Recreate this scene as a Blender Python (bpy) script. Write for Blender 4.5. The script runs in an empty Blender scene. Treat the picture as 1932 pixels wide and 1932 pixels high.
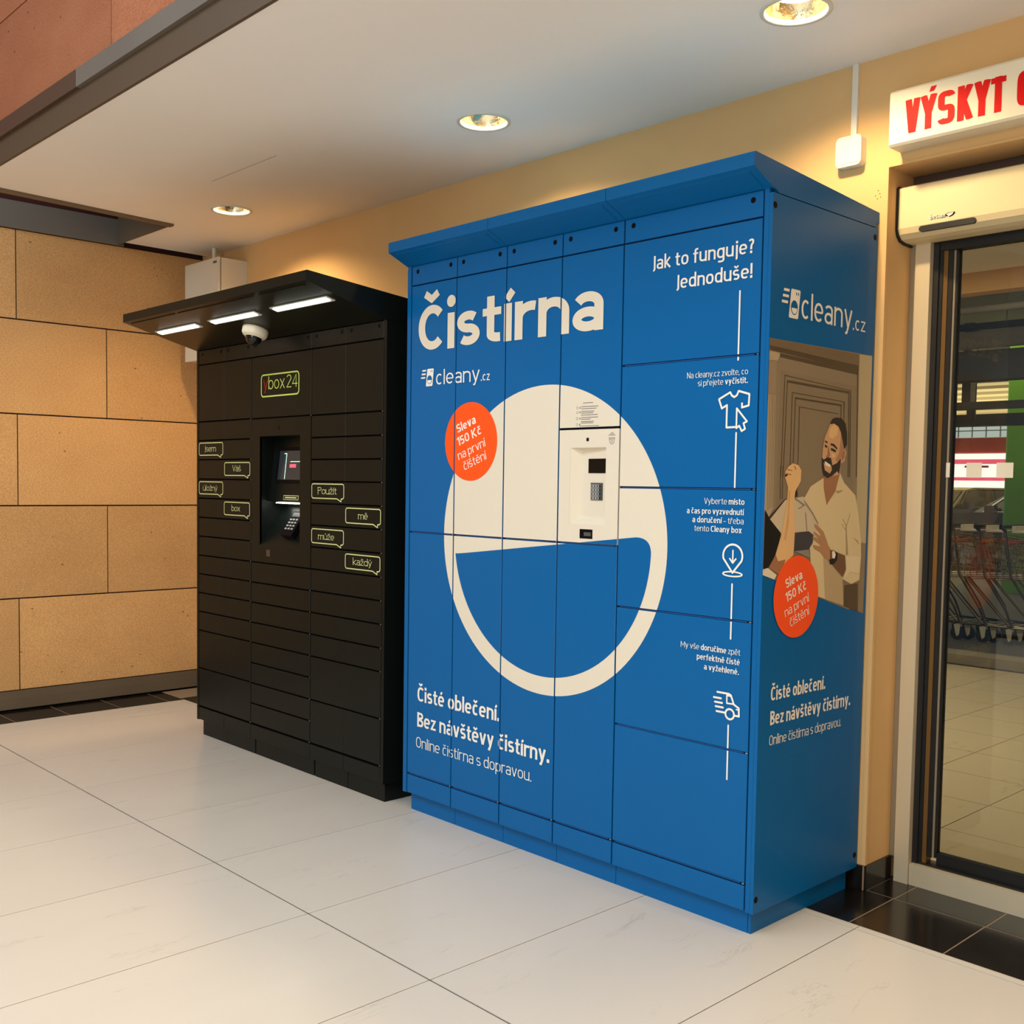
import bpy, bmesh, math, random
from mathutils import Vector, Matrix
from mathutils.geometry import delaunay_2d_cdt
random.seed(7)
sc = bpy.context.scene
COL = sc.collection

# ---------------------------------------------------------------- camera, world, big lights, exposure
cam_data = bpy.data.cameras.new('camera')
cam = bpy.data.objects.new('camera', cam_data)
COL.objects.link(cam)
sc.camera = cam
F = 2023.143
YAW, PITCH, ROLL = 0.816123, -0.055271, 0.015168
cam_data.sensor_width = 36.0
cam_data.lens = F / 1932 * 36.0
cam_data.shift_x = (966 - 949.265) / 1932
cam_data.shift_y = (1024.42 - 966) / 1932
cam_data.clip_start = 0.05
cam_data.clip_end = 200
fwd = Vector((-math.sin(YAW) * math.cos(PITCH), math.cos(YAW) * math.cos(PITCH), math.sin(PITCH)))
rgt = Vector((math.cos(YAW), math.sin(YAW), 0))
upv = rgt.cross(fwd)
r2 = math.cos(ROLL) * rgt + math.sin(ROLL) * upv
u2 = -math.sin(ROLL) * rgt + math.cos(ROLL) * upv
M = Matrix((r2, u2, -fwd)).transposed().to_4x4()
M.translation = Vector((2.65412, -2.71644, 1.35460))
cam.matrix_world = M

world = bpy.data.worlds.new('world')
sc.world = world
world.use_nodes = True
bg = world.node_tree.nodes['Background']
bg.inputs[0].default_value = (0.78, 0.88, 1.0, 1)
bg.inputs[1].default_value = 0.36


def area_light(name, loc, target, sx, sy, power, color):
    d = bpy.data.lights.new(name, 'AREA')
    d.shape = 'RECTANGLE'
    d.size, d.size_y = sx, sy
    d.energy = power
    d.color = color
    o = bpy.data.objects.new(name, d)
    o.location = loc
    o.rotation_euler = (Vector(target) - Vector(loc)).to_track_quat('-Z', 'Y').to_euler()
    COL.objects.link(o)
    return o


area_light('atrium_skylight', (0.4, -4.4, 4.7), (0.4, -4.3, 0.0), 6.0, 3.0, 290, (0.84, 0.94, 1.0))
area_light('hall_fill', (3.2, -7.0, 1.7), (0.6, 0.0, 1.4), 2.8, 2.8, 70, (0.84, 0.93, 1.0))  # added fill, brightens the ceiling and locker fronts
area_light('warm_fill_right', (3.6, -1.8, 4.2), (2.2, -0.4, 0.0), 1.2, 1.2, 60, (1.0, 0.70, 0.36))  # added warm fill for the floor at the lower right
area_light('warm_fill_left', (1.8, -5.5, 2.7), (-3.4, 0.0, 1.3), 2.0, 1.5, 60, (1.0, 0.84, 0.62))  # added fill aimed at the stone wall
area_light('car_park_lights', (-4.5, 13.5, 3.35), (-4.5, 13.5, 0.0), 8.0, 5.0, 300, (1.0, 0.90, 0.66))
area_light('park_ceiling_fill', (-8.5, 23.0, 2.2), (-8.5, 23.0, 5.0), 12.0, 8.0, 700, (1.0, 0.88, 0.58))  # added fill pointing up to brighten the far car park ceiling
area_light('cart_bay_fill', (-0.8, 6.6, 3.3), (-1.6, 8.0, 0.5), 2.0, 1.0, 34, (1.0, 0.92, 0.75))  # added fill for the green column and carts
area_light('passage_light', (-0.4, 2.8, 2.70), (-0.4, 2.9, 0.0), 3.0, 1.6, 60, (1.0, 0.88, 0.62))

vs = sc.view_settings
vs.view_transform = 'Standard'
vs.look = 'None'
vs.gamma = 1
vs.use_curve_mapping = False
vs.exposure = 0.0


# ---------------------------------------------------------------- materials
def srgb(r, g, b):
    def f(c):
        c /= 255.0
        return c / 12.92 if c <= 0.04045 else ((c + 0.055) / 1.055) ** 2.4
    return (f(r), f(g), f(b), 1)


MATS = {}


def mat(name, rgb, rough=0.5, metal=0.0, emit=0.0, spec=0.5, var=0.0, scale=20.0, bump=0.0, bscale=None, alpha=1.0, coat=0.0, stretch=(1, 1, 1), detail=4.0, rvar=0.0):
    m = bpy.data.materials.new(name)
    m.use_nodes = True
    nt = m.node_tree
    b = nt.nodes['Principled BSDF']
    c = srgb(*rgb)
    b.inputs['Base Color'].default_value = c
    b.inputs['Roughness'].default_value = rough
    b.inputs['Metallic'].default_value = metal
    b.inputs['Specular IOR Level'].default_value = spec
    b.inputs['Coat Weight'].default_value = coat
    if emit:
        b.inputs['Emission Color'].default_value = c
        b.inputs['Emission Strength'].default_value = emit
    if alpha < 1:
        b.inputs['Alpha'].default_value = alpha
    tc = nt.nodes.new('ShaderNodeTexCoord')
    mp = nt.nodes.new('ShaderNodeMapping')
    mp.inputs['Scale'].default_value = stretch
    nt.links.new(tc.outputs['Object'], mp.inputs['Vector'])
    if var or rvar:
        n = nt.nodes.new('ShaderNodeTexNoise')
        n.inputs['Scale'].default_value = scale
        n.inputs['Detail'].default_value = detail
        nt.links.new(mp.outputs[0], n.inputs['Vector'])
        if var:
            r = nt.nodes.new('ShaderNodeValToRGB')
            r.color_ramp.elements[0].position = 0.3
            r.color_ramp.elements[1].position = 0.7
            r.color_ramp.elements[0].color = tuple(max(0, v * (1 - var)) for v in c[:3]) + (1,)
            r.color_ramp.elements[1].color = tuple(min(1, v * (1 + var)) for v in c[:3]) + (1,)
            nt.links.new(n.outputs[0], r.inputs[0])
            nt.links.new(r.outputs[0], b.inputs['Base Color'])
        if rvar:
            mr = nt.nodes.new('ShaderNodeMapRange')
            mr.inputs[3].default_value = rough - rvar
            mr.inputs[4].default_value = rough + rvar
            nt.links.new(n.outputs[0], mr.inputs[0])
            nt.links.new(mr.outputs[0], b.inputs['Roughness'])
    if bump:
        n2 = nt.nodes.new('ShaderNodeTexNoise')
        n2.inputs['Scale'].default_value = bscale or scale
        n2.inputs['Detail'].default_value = 5
        nt.links.new(mp.outputs[0], n2.inputs['Vector'])
        bn = nt.nodes.new('ShaderNodeBump')
        bn.inputs['Strength'].default_value = bump
        bn.inputs['Distance'].default_value = 0.004
        nt.links.new(n2.outputs[0], bn.inputs['Height'])
        nt.links.new(bn.outputs[0], b.inputs['Normal'])
    MATS[name] = m
    return m


def stone_material(name, rgb_a, rgb_b):
    """sandstone: fine grain, soft clouds and a few dark pits, offset per panel"""
    m = mat(name, rgb_a, 0.85, spec=0.25)
    nt = m.node_tree
    b = nt.nodes['Principled BSDF']
    tc = nt.nodes.new('ShaderNodeTexCoord')
    oi = nt.nodes.new('ShaderNodeObjectInfo')
    add = nt.nodes.new('ShaderNodeVectorMath'); add.operation = 'ADD'
    mul = nt.nodes.new('ShaderNodeVectorMath'); mul.operation = 'SCALE'; mul.inputs[3].default_value = 30
    comb = nt.nodes.new('ShaderNodeCombineXYZ')
    for i in range(3):
        nt.links.new(oi.outputs['Random'], comb.inputs[i])
    nt.links.new(comb.outputs[0], mul.inputs[0])
    nt.links.new(tc.outputs['Object'], add.inputs[0]); nt.links.new(mul.outputs[0], add.inputs[1])
    mp = nt.nodes.new('ShaderNodeMapping'); mp.inputs['Scale'].default_value = (1, 1, 1.6)
    nt.links.new(add.outputs[0], mp.inputs['Vector'])
    n1 = nt.nodes.new('ShaderNodeTexNoise'); n1.inputs['Scale'].default_value = 3.0; n1.inputs['Detail'].default_value = 6
    n2 = nt.nodes.new('ShaderNodeTexNoise'); n2.inputs['Scale'].default_value = 110; n2.inputs['Detail'].default_value = 5
    vo = nt.nodes.new('ShaderNodeTexVoronoi'); vo.inputs['Scale'].default_value = 7.5
    for n in (n1, n2, vo):
        nt.links.new(mp.outputs[0], n.inputs['Vector'])
    mix = nt.nodes.new('ShaderNodeMix'); mix.data_type = 'RGBA'
    mix.inputs['A'].default_value = srgb(*rgb_a); mix.inputs['B'].default_value = srgb(*rgb_b)
    nt.links.new(n1.outputs[0], mix.inputs['Factor'])
    grain = nt.nodes.new('ShaderNodeMapRange'); grain.inputs[1].default_value = 0.3; grain.inputs[2].default_value = 0.7
    grain.inputs[3].default_value = 0.78; grain.inputs[4].default_value = 1.18
    nt.links.new(n2.outputs[0], grain.inputs[0])
    pit = nt.nodes.new('ShaderNodeMapRange'); pit.inputs[1].default_value = 0.035; pit.inputs[2].default_value = 0.07
    pit.inputs[3].default_value = 0.35; pit.inputs[4].default_value = 1.0
    nt.links.new(vo.outputs['Distance'], pit.inputs[0])
    m1 = nt.nodes.new('ShaderNodeMath'); m1.operation = 'MULTIPLY'
    nt.links.new(grain.outputs[0], m1.inputs[0]); nt.links.new(pit.outputs[0], m1.inputs[1])
    tone = nt.nodes.new('ShaderNodeMapRange'); tone.inputs[3].default_value = 0.9; tone.inputs[4].default_value = 1.08
    nt.links.new(oi.outputs['Random'], tone.inputs[0])
    m2 = nt.nodes.new('ShaderNodeMath'); m2.operation = 'MULTIPLY'
    nt.links.new(m1.outputs[0], m2.inputs[0]); nt.links.new(tone.outputs[0], m2.inputs[1])
    sc_ = nt.nodes.new('ShaderNodeVectorMath'); sc_.operation = 'SCALE'
    nt.links.new(mix.outputs['Result'], sc_.inputs[0]); nt.links.new(m2.outputs[0], sc_.inputs[3])
    nt.links.new(sc_.outputs[0], b.inputs['Base Color'])
    bn = nt.nodes.new('ShaderNodeBump'); bn.inputs['Strength'].default_value = 0.25; bn.inputs['Distance'].default_value = 0.003
    nt.links.new(m1.outputs[0], bn.inputs['Height']); nt.links.new(bn.outputs[0], b.inputs['Normal'])
    return m


def marble_material(name, rgb, vein, rough, vein_amt=0.6):
    """pale tile with short broken grey veins that run along the tile, offset per tile"""
    m = mat(name, rgb, rough, spec=0.5)
    nt = m.node_tree
    b = nt.nodes['Principled BSDF']
    tc = nt.nodes.new('ShaderNodeTexCoord')
    oi = nt.nodes.new('ShaderNodeObjectInfo')
    comb = nt.nodes.new('ShaderNodeCombineXYZ')
    mul = nt.nodes.new('ShaderNodeMath'); mul.operation = 'MULTIPLY'; mul.inputs[1].default_value = 57
    nt.links.new(oi.outputs['Random'], mul.inputs[0])
    nt.links.new(mul.outputs[0], comb.inputs[0]); nt.links.new(mul.outputs[0], comb.inputs[1])
    add = nt.nodes.new('ShaderNodeVectorMath'); add.operation = 'ADD'
    nt.links.new(tc.outputs['Object'], add.inputs[0]); nt.links.new(comb.outputs[0], add.inputs[1])
    mp = nt.nodes.new('ShaderNodeMapping'); mp.inputs['Scale'].default_value = (2.6, 0.55, 1); mp.inputs['Rotation'].default_value = (0, 0, 0.12)
    nt.links.new(add.outputs[0], mp.inputs['Vector'])
    n1 = nt.nodes.new('ShaderNodeTexNoise'); n1.inputs['Scale'].default_value = 2.4; n1.inputs['Detail'].default_value = 7; n1.inputs['Roughness'].default_value = 0.62; n1.inputs['Distortion'].default_value = 0.8
    n2 = nt.nodes.new('ShaderNodeTexNoise'); n2.inputs['Scale'].default_value = 3.2; n2.inputs['Detail'].default_value = 3
    n3 = nt.nodes.new('ShaderNodeTexNoise'); n3.inputs['Scale'].default_value = 1.0; n3.inputs['Detail'].default_value = 3
    for n in (n1, n2, n3):
        nt.links.new(mp.outputs[0], n.inputs['Vector'])
    # thin line where the noise crosses one half
    s = nt.nodes.new('ShaderNodeMath'); s.operation = 'SUBTRACT'; s.inputs[1].default_value = 0.5
    nt.links.new(n1.outputs[0], s.inputs[0])
    a = nt.nodes.new('ShaderNodeMath'); a.operation = 'ABSOLUTE'; nt.links.new(s.outputs[0], a.inputs[0])
    line = nt.nodes.new('ShaderNodeMapRange'); line.inputs[1].default_value = 0.0; line.inputs[2].default_value = 0.010; line.inputs[3].default_value = 1.0; line.inputs[4].default_value = 0.0
    nt.links.new(a.outputs[0], line.inputs[0])
    gate = nt.nodes.new('ShaderNodeMapRange'); gate.inputs[1].default_value = 0.56; gate.inputs[2].default_value = 0.66; gate.inputs[3].default_value = 0.0; gate.inputs[4].default_value = vein_amt
    nt.links.new(n2.outputs[0], gate.inputs[0])
    g = nt.nodes.new('ShaderNodeMath'); g.operation = 'MULTIPLY'
    nt.links.new(line.outputs[0], g.inputs[0]); nt.links.new(gate.outputs[0], g.inputs[1])
    cl = nt.nodes.new('ShaderNodeMix'); cl.data_type = 'RGBA'
    c = srgb(*rgb)
    cl.inputs['A'].default_value = tuple(v * 0.93 for v in c[:3]) + (1,); cl.inputs['B'].default_value = tuple(min(1, v * 1.05) for v in c[:3]) + (1,)
    nt.links.new(n3.outputs[0], cl.inputs['Factor'])
    mix = nt.nodes.new('ShaderNodeMix'); mix.data_type = 'RGBA'
    nt.links.new(g.outputs[0], mix.inputs['Factor']); nt.links.new(cl.outputs['Result'], mix.inputs['A'])
    mix.inputs['B'].default_value = srgb(*vein)
    nt.links.new(mix.outputs['Result'], b.inputs['Base Color'])
    return m


def glass_material(name, tint, gloss=1.0):
    m = bpy.data.materials.new(name)
    m.use_nodes = True
    nt = m.node_tree
    nt.nodes.clear()
    out = nt.nodes.new('ShaderNodeOutputMaterial')
    tr = nt.nodes.new('ShaderNodeBsdfTransparent'); tr.inputs[0].default_value = tint
    gl = nt.nodes.new('ShaderNodeBsdfGlossy'); gl.inputs['Roughness'].default_value = 0.0
    fr = nt.nodes.new('ShaderNodeFresnel'); fr.inputs[0].default_value = 1.5
    mx = nt.nodes.new('ShaderNodeMath'); mx.operation = 'MULTIPLY'; mx.inputs[1].default_value = gloss
    mix = nt.nodes.new('ShaderNodeMixShader')
    nt.links.new(fr.outputs[0], mx.inputs[0]); nt.links.new(mx.outputs[0], mix.inputs[0])
    nt.links.new(tr.outputs[0], mix.inputs[1]); nt.links.new(gl.outputs[0], mix.inputs[2])
    nt.links.new(mix.outputs[0], out.inputs['Surface'])
    MATS[name] = m
    return m


mat('blue_paint', (0, 94, 158), 0.36, spec=0.22, bump=0.05, bscale=900)
mat('blue_gap', (4, 14, 46), 0.7)
mat('blue_lip', (30, 84, 150), 0.35)
mat('blue_print', (0, 94, 158), 0.36, spec=0.22)
mat('white_print', (238, 234, 224), 0.45)
mat('cream_panel', (226, 216, 196), 0.42)
mat('orange_print', (255, 84, 18), 0.4)
mat('black_plastic', (5, 5, 6), 0.6, spec=0.12)
mat('screen_black', (4, 5, 7), 0.3, spec=0.2)
mat('key_grey', (78, 80, 80), 0.45)
mat('key_metal', (176, 178, 174), 0.45)
mat('grey_print', (96, 98, 104), 0.6)
mat('dark_paint', (14, 19, 17), 0.33, spec=0.18, bump=0.08, bscale=900)
mat('dark_gap', (5, 4, 3), 0.8, spec=0.1)
mat('green_print', (208, 214, 148), 0.5)
mat('lime_print', (196, 222, 110), 0.5)
mat('red_print', (178, 22, 26), 0.5)
mat('chrome', (205, 205, 205), 0.2, metal=1.0)
mat('led_white', (255, 252, 240), 0.5, emit=9.0)
mat('led_tray', (200, 205, 195), 0.4)
mat('camera_white', (232, 226, 205), 0.4)
mat('dome_glass', (8, 8, 10), 0.06)
mat('ceiling_paint', (245, 240, 231), 0.9, spec=0.15, var=0.03, scale=0.7)
mat('ceiling_line', (150, 140, 122), 0.9)
mat('wall_paint', (216, 178, 124), 0.85, spec=0.2, var=0.05, scale=2.0, bump=0.1, bscale=160)
mat('steel_grey', (116, 110, 102), 0.5, metal=0.25, var=0.06, scale=2)
mat('steel_brown', (84, 66, 54), 0.5, metal=0.2)
mat('trim_dark', (88, 74, 58), 0.55, metal=0.2)
mat('void_shade_red', (58, 16, 12), 0.9)  # dark red that stands in for shade on the stone in the opening
mat('steel_dull', (120, 106, 88), 0.5, metal=0.4, var=0.08, scale=3)
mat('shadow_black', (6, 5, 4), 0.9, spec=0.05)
mat('enclosure_grey', (214, 208, 192), 0.5)
mat('trunking_white', (220, 216, 206), 0.55, spec=0.2)
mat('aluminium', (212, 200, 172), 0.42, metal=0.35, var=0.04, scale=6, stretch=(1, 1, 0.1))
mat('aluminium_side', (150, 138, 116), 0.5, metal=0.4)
mat('rubber_black', (12, 11, 10), 0.5)
mat('track_brown', (128, 96, 52), 0.35, metal=0.5)
mat('operator_cream', (216, 200, 158), 0.45)
mat('gold_pin', (230, 180, 60), 0.3, metal=1.0)
mat('sign_white', (232, 224, 200), 0.45, spec=0.2)
mat('sign_red', (214, 14, 12), 0.5, spec=0.15)
mat('grout_brown', (140, 120, 96), 0.9)
mat('grout_dark', (34, 28, 24), 0.9)
mat('grout_light', (150, 128, 104), 0.9)
mat('black_tile', (24, 21, 19), 0.18, spec=0.5, var=0.35, scale=14, detail=6)
mat('joint_stone', (44, 16, 12), 0.95)
mat('film_white', (226, 222, 206), 0.6, alpha=0.82)
mat('tube_chrome', (128, 116, 92), 0.25, metal=1.0)
mat('tyre_black', (16, 16, 16), 0.7)
mat('wheel_cover', (206, 206, 186), 0.5)
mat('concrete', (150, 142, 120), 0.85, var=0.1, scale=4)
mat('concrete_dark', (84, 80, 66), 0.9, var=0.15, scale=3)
mat('park_ceiling', (206, 196, 164), 0.9)
mat('asphalt', (72, 70, 64), 0.85, var=0.12, scale=20)
mat('green_paint', (112, 176, 6), 0.5, var=0.08, scale=2)
mat('red_cladding', (168, 62, 44), 0.7, var=0.15, scale=1.2)
mat('daylight_white', (246, 250, 255), 0.5, emit=1.3)  # emission of these three stands in for daylight on the far front
mat('daylight_pink', (238, 96, 128), 0.5, emit=0.9)
mat('daylight_sky', (186, 208, 214), 0.4, emit=0.7)
mat('car_dark', (34, 30, 28), 0.25, coat=0.6)
mat('car_silver', (168, 172, 176), 0.3, metal=0.6)
mat('car_glass', (30, 34, 36), 0.08)
mat('orange_plastic', (206, 70, 30), 0.5)
mat('lamp_glow', (255, 240, 210), 0.5, emit=40.0)
mat('reflector', (255, 240, 200), 0.12, metal=1.0, bump=0.6, bscale=60)
mat('ring_white', (216, 214, 204), 0.35)
for n_, c_ in dict(door_brown=(140, 124, 100), door_mid=(134, 118, 94), door_dark=(84, 68, 48), door_brown2=(116, 98, 74), door_line=(84, 70, 50), pil_light=(176, 158, 130), pil_mid=(150, 132, 106),
                   wall_light=(182, 168, 134), white_cloth=(226, 212, 188), wire=(60, 52, 40), cloth_grey=(204, 188, 158), cloth_mid=(140, 132, 122), cloth_fold=(224, 206, 168), shirt=(216, 196, 152),
                   shirt_dark=(186, 162, 124), shirt_line=(170, 146, 108), skin=(206, 160, 118), skin_light=(226, 184, 128), skin_mid=(176, 130, 92), skin_dark=(160, 112, 78), skin_shadow=(112, 78, 50),
                   hair=(44, 32, 24), teeth=(238, 232, 220), black=(14, 13, 10), charcoal=(64, 60, 66)).items():
    mat('print_' + n_, c_, 0.45)
stone_material('sandstone', (196, 150, 98), (214, 168, 112))
stone_material('redstone', (152, 92, 62), (176, 114, 82))
marble_material('marble', (216, 209, 198), (150, 142, 134), 0.24, 0.3)
marble_material('marble_old', (212, 196, 164), (140, 128, 100), 0.3)
glass_material('glass', (0.86, 0.85, 0.79, 1), 1.0)


# ---------------------------------------------------------------- geometry helpers
class MB:
    def __init__(self):
        self.v, self.f = [], []

    def add(self, vs, fs):
        o = len(self.v)
        self.v += [tuple(v) for v in vs]
        self.f += [tuple(i + o for i in f) for f in fs]
        return self

    def box(self, x0, x1, y0, y1, z0, z1):
        return self.add([(x0, y0, z0), (x1, y0, z0), (x1, y1, z0), (x0, y1, z0), (x0, y0, z1), (x1, y0, z1), (x1, y1, z1), (x0, y1, z1)],
                        [(0, 3, 2, 1), (4, 5, 6, 7), (0, 1, 5, 4), (1, 2, 6, 5), (2, 3, 7, 6), (3, 0, 4, 7)])

    def slab(self, x0, x1, y0, y1, z0, z1, b=0.0015):
        """box whose front (-y) rim is chamfered"""
        return self.add([(x0, y1, z0), (x1, y1, z0), (x1, y1, z1), (x0, y1, z1),
                         (x0, y0 + b, z0), (x1, y0 + b, z0), (x1, y0 + b, z1), (x0, y0 + b, z1),
                         (x0 + b, y0, z0 + b), (x1 - b, y0, z0 + b), (x1 - b, y0, z1 - b), (x0 + b, y0, z1 - b)],
                        [(0, 3, 2, 1), (0, 1, 5, 4), (1, 2, 6, 5), (2, 3, 7, 6), (3, 0, 4, 7), (4, 5, 9, 8), (5, 6, 10, 9), (6, 7, 11, 10), (7, 4, 8, 11), (8, 9, 10, 11)])

    def prism(self, pts, axis, a, b):
        """extrude a polygon given in the two other axes between a and b along axis"""
        n = len(pts)

        def p(u, v, w):
            return {'x': (w, u, v), 'y': (u, w, v), 'z': (u, v, w)}[axis]
        vs = [p(u, v, a) for u, v in pts] + [p(u, v, b) for u, v in pts]
        fs = [tuple(range(n - 1, -1, -1)), tuple(range(n, 2 * n))] + [(i, (i + 1) % n, n + (i + 1) % n, n + i) for i in range(n)]
        return self.add(vs, fs)

    def cyl(self, p0, p1, r, n=12, r1=None):
        p0, p1 = Vector(p0), Vector(p1)
        d = (p1 - p0).normalized()
        a = d.orthogonal().normalized()
        b = d.cross(a)
        r1 = r if r1 is None else r1
        vs = [p0 + (a * math.cos(2 * math.pi * i / n) + b * math.sin(2 * math.pi * i / n)) * r for i in range(n)]
        vs += [p1 + (a * math.cos(2 * math.pi * i / n) + b * math.sin(2 * math.pi * i / n)) * r1 for i in range(n)]
        fs = [tuple(range(n - 1, -1, -1)), tuple(range(n, 2 * n))] + [(i, (i + 1) % n, n + (i + 1) % n, n + i) for i in range(n)]
        return self.add(vs, fs)

    def tube(self, pts, r, n=6):
        for a, b in zip(pts[:-1], pts[1:]):
            self.cyl(a, b, r, n)
        return self

    def lathe(self, prof, cx, cy, n=32):
        """profile of (r, z) spun about a vertical axis, open ended"""
        vs, fs = [], []
        for r, z in prof:
            for i in range(n):
                t = 2 * math.pi * i / n
                vs.append((cx + r * math.cos(t), cy + r * math.sin(t), z))
        for j in range(len(prof) - 1):
            for i in range(n):
                k = (i + 1) % n
                fs.append((j * n + i, j * n + k, (j + 1) * n + k, (j + 1) * n + i))
        return self.add(vs, fs)

    def build(self, name, m, parent=None, smooth=False):
        me = bpy.data.meshes.new(name)
        me.from_pydata(self.v, [], self.f)
        me.materials.append(MATS[m])
        bm = bmesh.new(); bm.from_mesh(me)
        bmesh.ops.recalc_face_normals(bm, faces=bm.faces)
        bm.to_mesh(me); bm.free()
        if smooth:
            me.polygons.foreach_set('use_smooth', [True] * len(me.polygons))
        return link(name, me, parent)


def link(name, me, parent=None):
    o = bpy.data.objects.new(name, me)
    COL.objects.link(o)
    if parent is not None:
        o.parent = parent
        o.matrix_parent_inverse = parent_world(parent).inverted()
    return o


def parent_world(p):
    m = p.matrix_basis.copy()
    q = p
    while q.parent is not None:
        m = q.parent.matrix_basis @ q.matrix_parent_inverse @ m
        q = q.parent
    return m


def thing(name, label, cat, loc=(0, 0, 0), group=None):
    o = bpy.data.objects.new(name, None)
    o.empty_display_size = 0.1
    COL.objects.link(o)
    o.location = loc
    o['label'] = label
    o['category'] = cat
    if group:
        o['group'] = group
    return o


def struct(o):
    o['kind'] = 'structure'
    return o


def box(name, m, parent, *a):
    return MB().box(*a).build(name, m, parent)


# ---- flat print: polygons and lettering laid on a plane, cut where seams run
FRONT = ('front', 0.0)


def to_plane(me_v, plane, off):
    kind, c = plane
    if kind == 'front':
        return [(u, c - off, v) for u, v in me_v]
    return [(c + off, u, v) for u, v in me_v]


def cut_rects(bm, rects):
    for (u0, u1, v0, v1) in rects:
        us = [v.co.x for v in bm.verts]
        vs_ = [v.co.y for v in bm.verts]
        if not us or max(us) < u0 or min(us) > u1 or max(vs_) < v0 or min(vs_) > v1:
            continue
        for co, no in (((u0, 0, 0), (1, 0, 0)), ((u1, 0, 0), (1, 0, 0)), ((0, v0, 0), (0, 1, 0)), ((0, v1, 0), (0, 1, 0))):
            bmesh.ops.bisect_plane(bm, geom=bm.verts[:] + bm.edges[:] + bm.faces[:], plane_co=co, plane_no=no, dist=1e-7)
        dead = []
        for f in bm.faces:
            c = f.calc_center_bounds()
            if u0 < c.x < u1 and v0 < c.y < v1:
                dead.append(f)
        bmesh.ops.delete(bm, geom=dead, context='FACES')


def print_mesh(name, bm, m, parent, plane, off, cuts=()):
    cut_rects(bm, cuts)
    co = to_plane([(v.co.x, v.co.y) for v in bm.verts], plane, off)
    for v, c in zip(bm.verts, co):
        v.co = c
    want = Vector((0, -1, 0)) if plane[0] == 'front' else Vector((1, 0, 0))
    bm.normal_update()
    for f in bm.faces:
        if f.normal.dot(want) < 0:
            f.normal_flip()
    me = bpy.data.meshes.new(name)
    bm.to_mesh(me); bm.free()
    me.materials.append(MATS[m])
    return link(name, me, parent)


def inside(poly, x, y):
    c = False
    j = len(poly) - 1
    for i in range(len(poly)):
        xi, yi = poly[i]; xj, yj = poly[j]
        if (yi > y) != (yj > y) and x < (xj - xi) * (y - yi) / (yj - yi) + xi:
            c = not c
        j = i
    return c


def union(polys):
    """triangles that cover overlapping outlines exactly once"""
    vs2, es, keep = [], [], []
    for pts in polys:
        area = sum(a[0] * b[1] - b[0] * a[1] for a, b in zip(pts, pts[1:] + pts[:1]))
        if abs(area) < 1e-13:
            continue
        n0 = len(vs2)
        vs2 += [Vector((u * 1000.0, v * 1000.0)) for u, v in pts]
        es += [(n0 + i, n0 + (i + 1) % len(pts)) for i in range(len(pts))]
        keep.append(([(q[0] * 1000.0, q[1] * 1000.0) for q in pts], min(q[0] for q in pts) * 1000, max(q[0] for q in pts) * 1000, min(q[1] for q in pts) * 1000, max(q[1] for q in pts) * 1000))
    if not vs2:
        return []
    r = delaunay_2d_cdt(vs2, es, [], 0, 1e-5)
    out = []
    for f in r[2]:
        t = [r[0][i] for i in f]
        x = sum(q[0] for q in t) / len(t); y = sum(q[1] for q in t) / len(t)
        for pts, a, b, c, d in keep:
            if a <= x <= b and c <= y <= d and inside(pts, x, y):
                out.append([(q[0] / 1000.0, q[1] / 1000.0) for q in t])
                break
    return out


def poly_bm(polys, done=False):
    tris = polys if done else union(polys)
    bm = bmesh.new()
    cache = {}
    for t in tris:
        vv = []
        for q in t:
            k = (round(q[0], 7), round(q[1], 7))
            if k not in cache:
                cache[k] = bm.verts.new((q[0], q[1], 0))
            if cache[k] not in vv:
                vv.append(cache[k])
        if len(vv) > 2:
            try:
                bm.faces.new(vv)
            except ValueError:
                pass
    return bm


def flat(name, m, parent, plane, polys, off=0.001, cuts=()):
    return print_mesh(name, poly_bm(polys), m, parent, plane, off, cuts)


def stroke(pts, w, closed=False):
    """polyline of width w as quads with round joints"""
    out = []
    seq = list(zip(pts, pts[1:] + pts[:1])) if closed else list(zip(pts[:-1], pts[1:]))
    for (a, b) in seq:
        dx, dy = b[0] - a[0], b[1] - a[1]
        L = math.hypot(dx, dy) or 1
        nx, ny = -dy / L * w / 2, dx / L * w / 2
        out.append([(a[0] + nx, a[1] + ny), (a[0] - nx, a[1] - ny), (b[0] - nx, b[1] - ny), (b[0] + nx, b[1] + ny)])
    for p in pts:
        out.append([(p[0] + w / 2 * math.cos(t * math.pi / 5), p[1] + w / 2 * math.sin(t * math.pi / 5)) for t in range(10)])
    return out


def disc(cx, cy, r, n=72, ry=None):
    ry = ry or r
    return [(cx + r * math.cos(2 * math.pi * i / n), cy + ry * math.sin(2 * math.pi * i / n)) for i in range(n)]


def rrect(x0, x1, z0, z1, r, n=5):
    pts = []
    for cx, cz, a0 in ((x1 - r, z1 - r, 0), (x0 + r, z1 - r, 90), (x0 + r, z0 + r, 180), (x1 - r, z0 + r, 270)):
        for i in range(n + 1):
            a = math.radians(a0 + 90 * i / n)
            pts.append((cx + r * math.cos(a), cz + r * math.sin(a)))
    return pts


# ---- a small stroke alphabet: centre lines drawn at a chosen weight, widths fitted to the printed length
def arc(cx, cy, rx, ry, a0, a1, e=2.0, n=None):
    n = n or max(6, int(abs(a1 - a0) / 9))
    out = []
    for i in range(n + 1):
        t = math.radians(a0 + (a1 - a0) * i / n)
        c, s = math.cos(t), math.sin(t)
        out.append((cx + rx * math.copysign(abs(c) ** (2 / e), c), cy + ry * math.copysign(abs(s) ** (2 / e), s)))
    return out


KY = 0.80


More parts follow.
